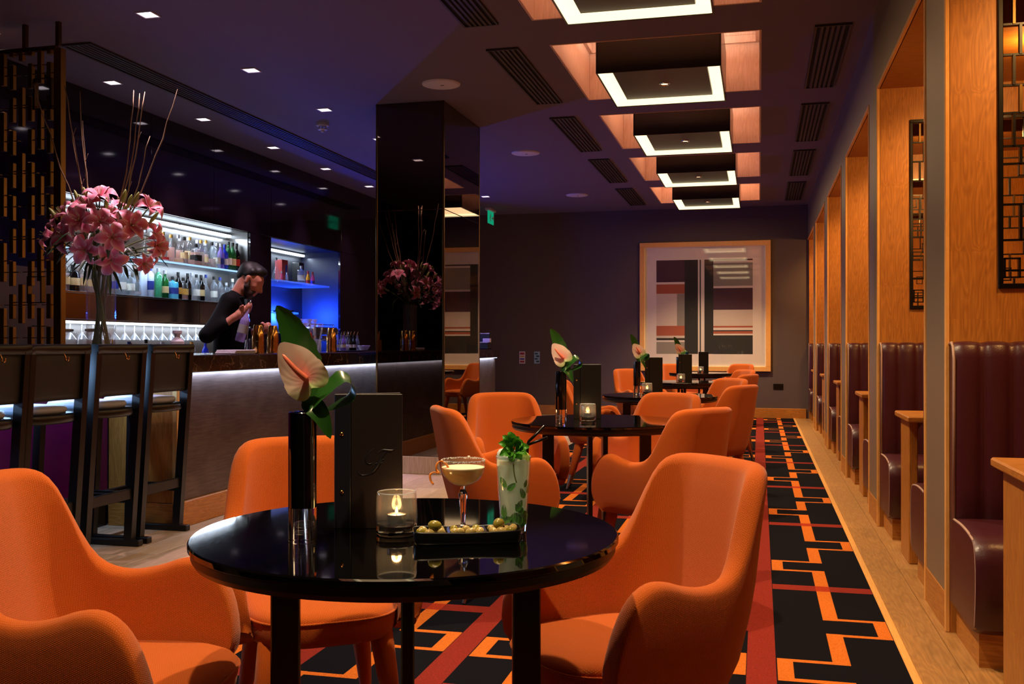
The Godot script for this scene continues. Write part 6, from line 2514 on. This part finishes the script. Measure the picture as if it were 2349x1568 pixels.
	var trunk := [
		[Vector3(-0.07, 1.02, 0), Vector3(-0.10, 1.38, 0.03), 0.10, 0.115], [Vector3(0.07, 1.02, 0), Vector3(0.10, 1.38, 0.03), 0.10, 0.115], [Vector3(0, 1.0, 0.015), Vector3(0, 1.40, 0.05), 0.11, 0.115],
		[rs + Vector3(0.03, 0.005, 0), ls + Vector3(-0.03, 0.005, 0), 0.062, 0.062], [Vector3(0, 1.46, 0.03), Vector3(0, 1.55, 0.075), 0.075, 0.058]]
	var arms := [[rs, re, 0.060, 0.049], [re, re.lerp(rw, 0.62), 0.047, 0.042], [ls, le, 0.060, 0.049], [le, le.lerp(lw, 0.62), 0.047, 0.042]]
	st.generate_normals()
	var body := put("body", st.commit(), skin, t)
	st = surface_nets(Vector3(-0.40, 0.90, -0.20), Vector3(0.40, 1.64, 0.32), 0.012, trunk + arms, 42.0)
	put("shirt", st, M.shirt, t)
	st = surface_nets(Vector3(-0.32, -0.02, -0.22), Vector3(0.32, 1.10, 0.32), 0.016, [[Vector3(-0.07, 0.98, 0), Vector3(0.07, 0.98, 0), 0.115, 0.115], [Vector3(-0.10, 0.94, 0), Vector3(-0.12, 0.52, 0.01), 0.095, 0.065], [Vector3(-0.12, 0.52, 0.01), Vector3(-0.13, 0.09, -0.01), 0.066, 0.05], [Vector3(0.10, 0.94, 0), Vector3(0.12, 0.52, 0.01), 0.095, 0.065], [Vector3(0.12, 0.52, 0.01), Vector3(0.13, 0.09, -0.01), 0.066, 0.05]], 45.0)
	put("trousers", st, M.trousers, t)
	for s: float in [-1.0, 1.0]:
		st = surface_nets(Vector3(s * 0.13 - 0.1, -0.02, -0.14), Vector3(s * 0.13 + 0.1, 0.16, 0.26), 0.012, [[Vector3(s * 0.13, 0.05, -0.05), Vector3(s * 0.14, 0.035, 0.15), 0.047, 0.033], [Vector3(s * 0.13, 0.09, -0.02), Vector3(s * 0.13, 0.06, 0.0), 0.045, 0.045]], 60.0)
		put("shoe", st, M.black_satin, t)
	# hair and beard
	st = surface_nets(Vector3(-0.14, 1.58, -0.08), Vector3(0.14, 1.88, 0.36), 0.0075, [[hp.call(0, 0.056, -0.042), hp.call(0, 0.064, 0.010), 0.084, 0.072], [hp.call(0, 0.0, -0.065), hp.call(0, 0.05, -0.05), 0.052, 0.074], [hp.call(-0.036, 0.106, 0.04), hp.call(0.036, 0.108, 0.046), 0.032, 0.032], [hp.call(-0.076, 0.03, -0.02), hp.call(-0.074, 0.07, 0.0), 0.022, 0.03], [hp.call(0.076, 0.03, -0.02), hp.call(0.074, 0.07, 0.0), 0.022, 0.03], [hp.call(0, 0.118, 0.06), hp.call(0, 0.122, -0.02), 0.03, 0.032]], 90.0)
	put("hair", st, M.hair, t)
	st = surface_nets(Vector3(-0.14, 1.50, 0.02), Vector3(0.14, 1.76, 0.40), 0.0065, [[hp.call(0, -0.112, 0.07), hp.call(0, -0.098, 0.084), 0.030, 0.022], [hp.call(-0.03, -0.098, 0.066), hp.call(0.03, -0.098, 0.066), 0.029, 0.029], [hp.call(-0.078, 0.0, 0.022), hp.call(-0.070, -0.055, 0.03), 0.012, 0.019], [hp.call(-0.070, -0.055, 0.03), hp.call(-0.045, -0.095, 0.06), 0.019, 0.028], [hp.call(0.078, 0.0, 0.022), hp.call(0.070, -0.055, 0.03), 0.012, 0.019], [hp.call(0.070, -0.055, 0.03), hp.call(0.045, -0.095, 0.06), 0.019, 0.028], [hp.call(-0.024, -0.052, 0.100), hp.call(0.024, -0.052, 0.100), 0.008, 0.008], [hp.call(-0.03, -0.056, 0.094), hp.call(-0.036, -0.085, 0.08), 0.009, 0.015], [hp.call(0.03, -0.056, 0.094), hp.call(0.036, -0.085, 0.08), 0.009, 0.015]], 100.0)
	put("beard", st, M.beard, t)
	st = new_st()
	for s: float in [-1.0, 1.0]:
		tube(st, [hp.call(s * 0.018, 0.044, 0.098), hp.call(s * 0.036, 0.05, 0.094), hp.call(s * 0.056, 0.042, 0.080)], [0.004, 0.005, 0.003], 6)
	put("eyebrow", st, M.hair, t)
	st = new_st()
	for s: float in [-1.0, 1.0]:
		ball(st, hp.call(s * 0.034, 0.014, 0.082), Vector3(0.013, 0.010, 0.011), 6, 10)
	put("eyelid", st, skin, t)
	# collar and apron strap
	st = new_st()
	var col := []
	for i in 17:
		var a := -2.4 + 4.8 * i / 16.0
		col.append(Vector3(0.068 * sin(a), 1.555 - 0.02 * cos(a) - 0.012 * absf(a), 0.075 + 0.062 * cos(a) * -1.0 + 0.03))
	tube(st, col, [0.018], 8, true, false, 0.5)
	put("collar", st, M.shirt, t)
	st = new_st()
	var strap := curve([Vector3(0.055, 1.53, 0.02), Vector3(0.09, 1.52, 0.10), Vector3(0.085, 1.44, 0.168), Vector3(0.075, 1.32, 0.178), Vector3(0.07, 1.18, 0.165), Vector3(0.07, 1.02, 0.14)], 4)
	var rows := []
	for i in strap.size():
		var u := float(i) / (strap.size() - 1)
		var w := 0.022 + 0.075 * smoothstep(0.35, 0.9, u)
		var p: Vector3 = strap[i]
		rows.append(PackedVector3Array([p + Vector3(-w, 0, 0.002), p + Vector3(w, 0, -0.01), p + Vector3(w, 0, -0.016), p + Vector3(-w, 0, -0.004)]))
	smooth(st)
	grid(st, rows, true)
	put("apron", st, M.apron, t)
	# the bottle he shakes: a thing of its own
	var xf := Transform3D(Basis(Vector3.UP, turn), at)
	var o := thing("bottle", "clear bottle with violet light tinted into its glass, tilted upside down in the bartender's hand", "bottle", xf * (bn + bd * 0.02))
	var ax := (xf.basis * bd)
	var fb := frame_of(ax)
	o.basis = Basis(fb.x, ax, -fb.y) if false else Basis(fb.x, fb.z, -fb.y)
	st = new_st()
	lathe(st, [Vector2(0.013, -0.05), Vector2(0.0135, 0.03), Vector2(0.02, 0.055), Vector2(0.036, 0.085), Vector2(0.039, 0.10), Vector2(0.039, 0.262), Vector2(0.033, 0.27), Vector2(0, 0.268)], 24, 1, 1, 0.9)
	put("body", st, pane("violet_lit_glass", Color(0.70, 0.64, 0.96), 0.5, 0.05), o)  # clear glass with the violet light put into its colour
	st = new_st()
	lathe(st, [Vector2(0.0395, 0.13), Vector2(0.0395, 0.20)], 24)
	put("label_band", st, ink("silver"), o)
	st = new_st()
	tube(st, [Vector3(0, -0.045, 0), Vector3(0, -0.065, 0), Vector3(0.006, -0.085, 0)], [0.012, 0.006, 0.004], 8)
	put("pourer", st, M.chrome, o)


# ---------------------------------------------------------------- everything
func _ready() -> void:
	var cam := Camera3D.new()
	cam.name = "camera"
	add_child(cam)
	cam.position = Vector3(0, 1.15, 0)
	cam.rotation_degrees = Vector3(0.125, 13.95, 0)
	cam.fov = 37.87
	cam.near = 0.05
	cam.far = 60.0
	cam.current = true
	var we := WorldEnvironment.new()
	we.name = "world"
	var env := Environment.new()
	env.background_mode = Environment.BG_COLOR
	env.background_color = Color.BLACK
	env.tonemap_mode = Environment.TONE_MAPPER_LINEAR
	env.tonemap_exposure = 1.0
	env.sdfgi_enabled = true
	env.ssao_enabled = true
	env.ssil_enabled = true
	we.environment = env
	add_child(we)
	make_materials()
	pane("shelf_glass", Color(0.55, 0.75, 0.85), 0.25, 0.03)
	pane("rim_glass", Color(0.85, 0.92, 1.0), 0.35, 0.05)
	pane("glass_flint", Color(0.85, 0.88, 0.90), 0.02, 0.03)
	pane("glass_clear", Color(0.80, 0.86, 0.92), 0.10, 0.05)
	build_shell()
	build_pillar()
	build_booths()
	build_left_wall()
	build_ceiling_things()
	build_back_bar()
	build_bar()
	build_benches()
	build_booth_lights()
	var nth := ["nearest, cut by the photo's edge", "second, half hidden by bronze wall strip", "third from the camera", "fourth from the camera", "fifth from the camera"]
	for k in 5:
		lattice(STRIPS[k + 1], "black metal lattice screen in an oak booth divider, " + nth[k])
	build_tables()
	build_chairs()
	build_stools()
	build_screen()
	build_tabletops()
	build_flowers()
	build_bottles()
	build_bar_things()
	build_far_wall()
	build_bartender()
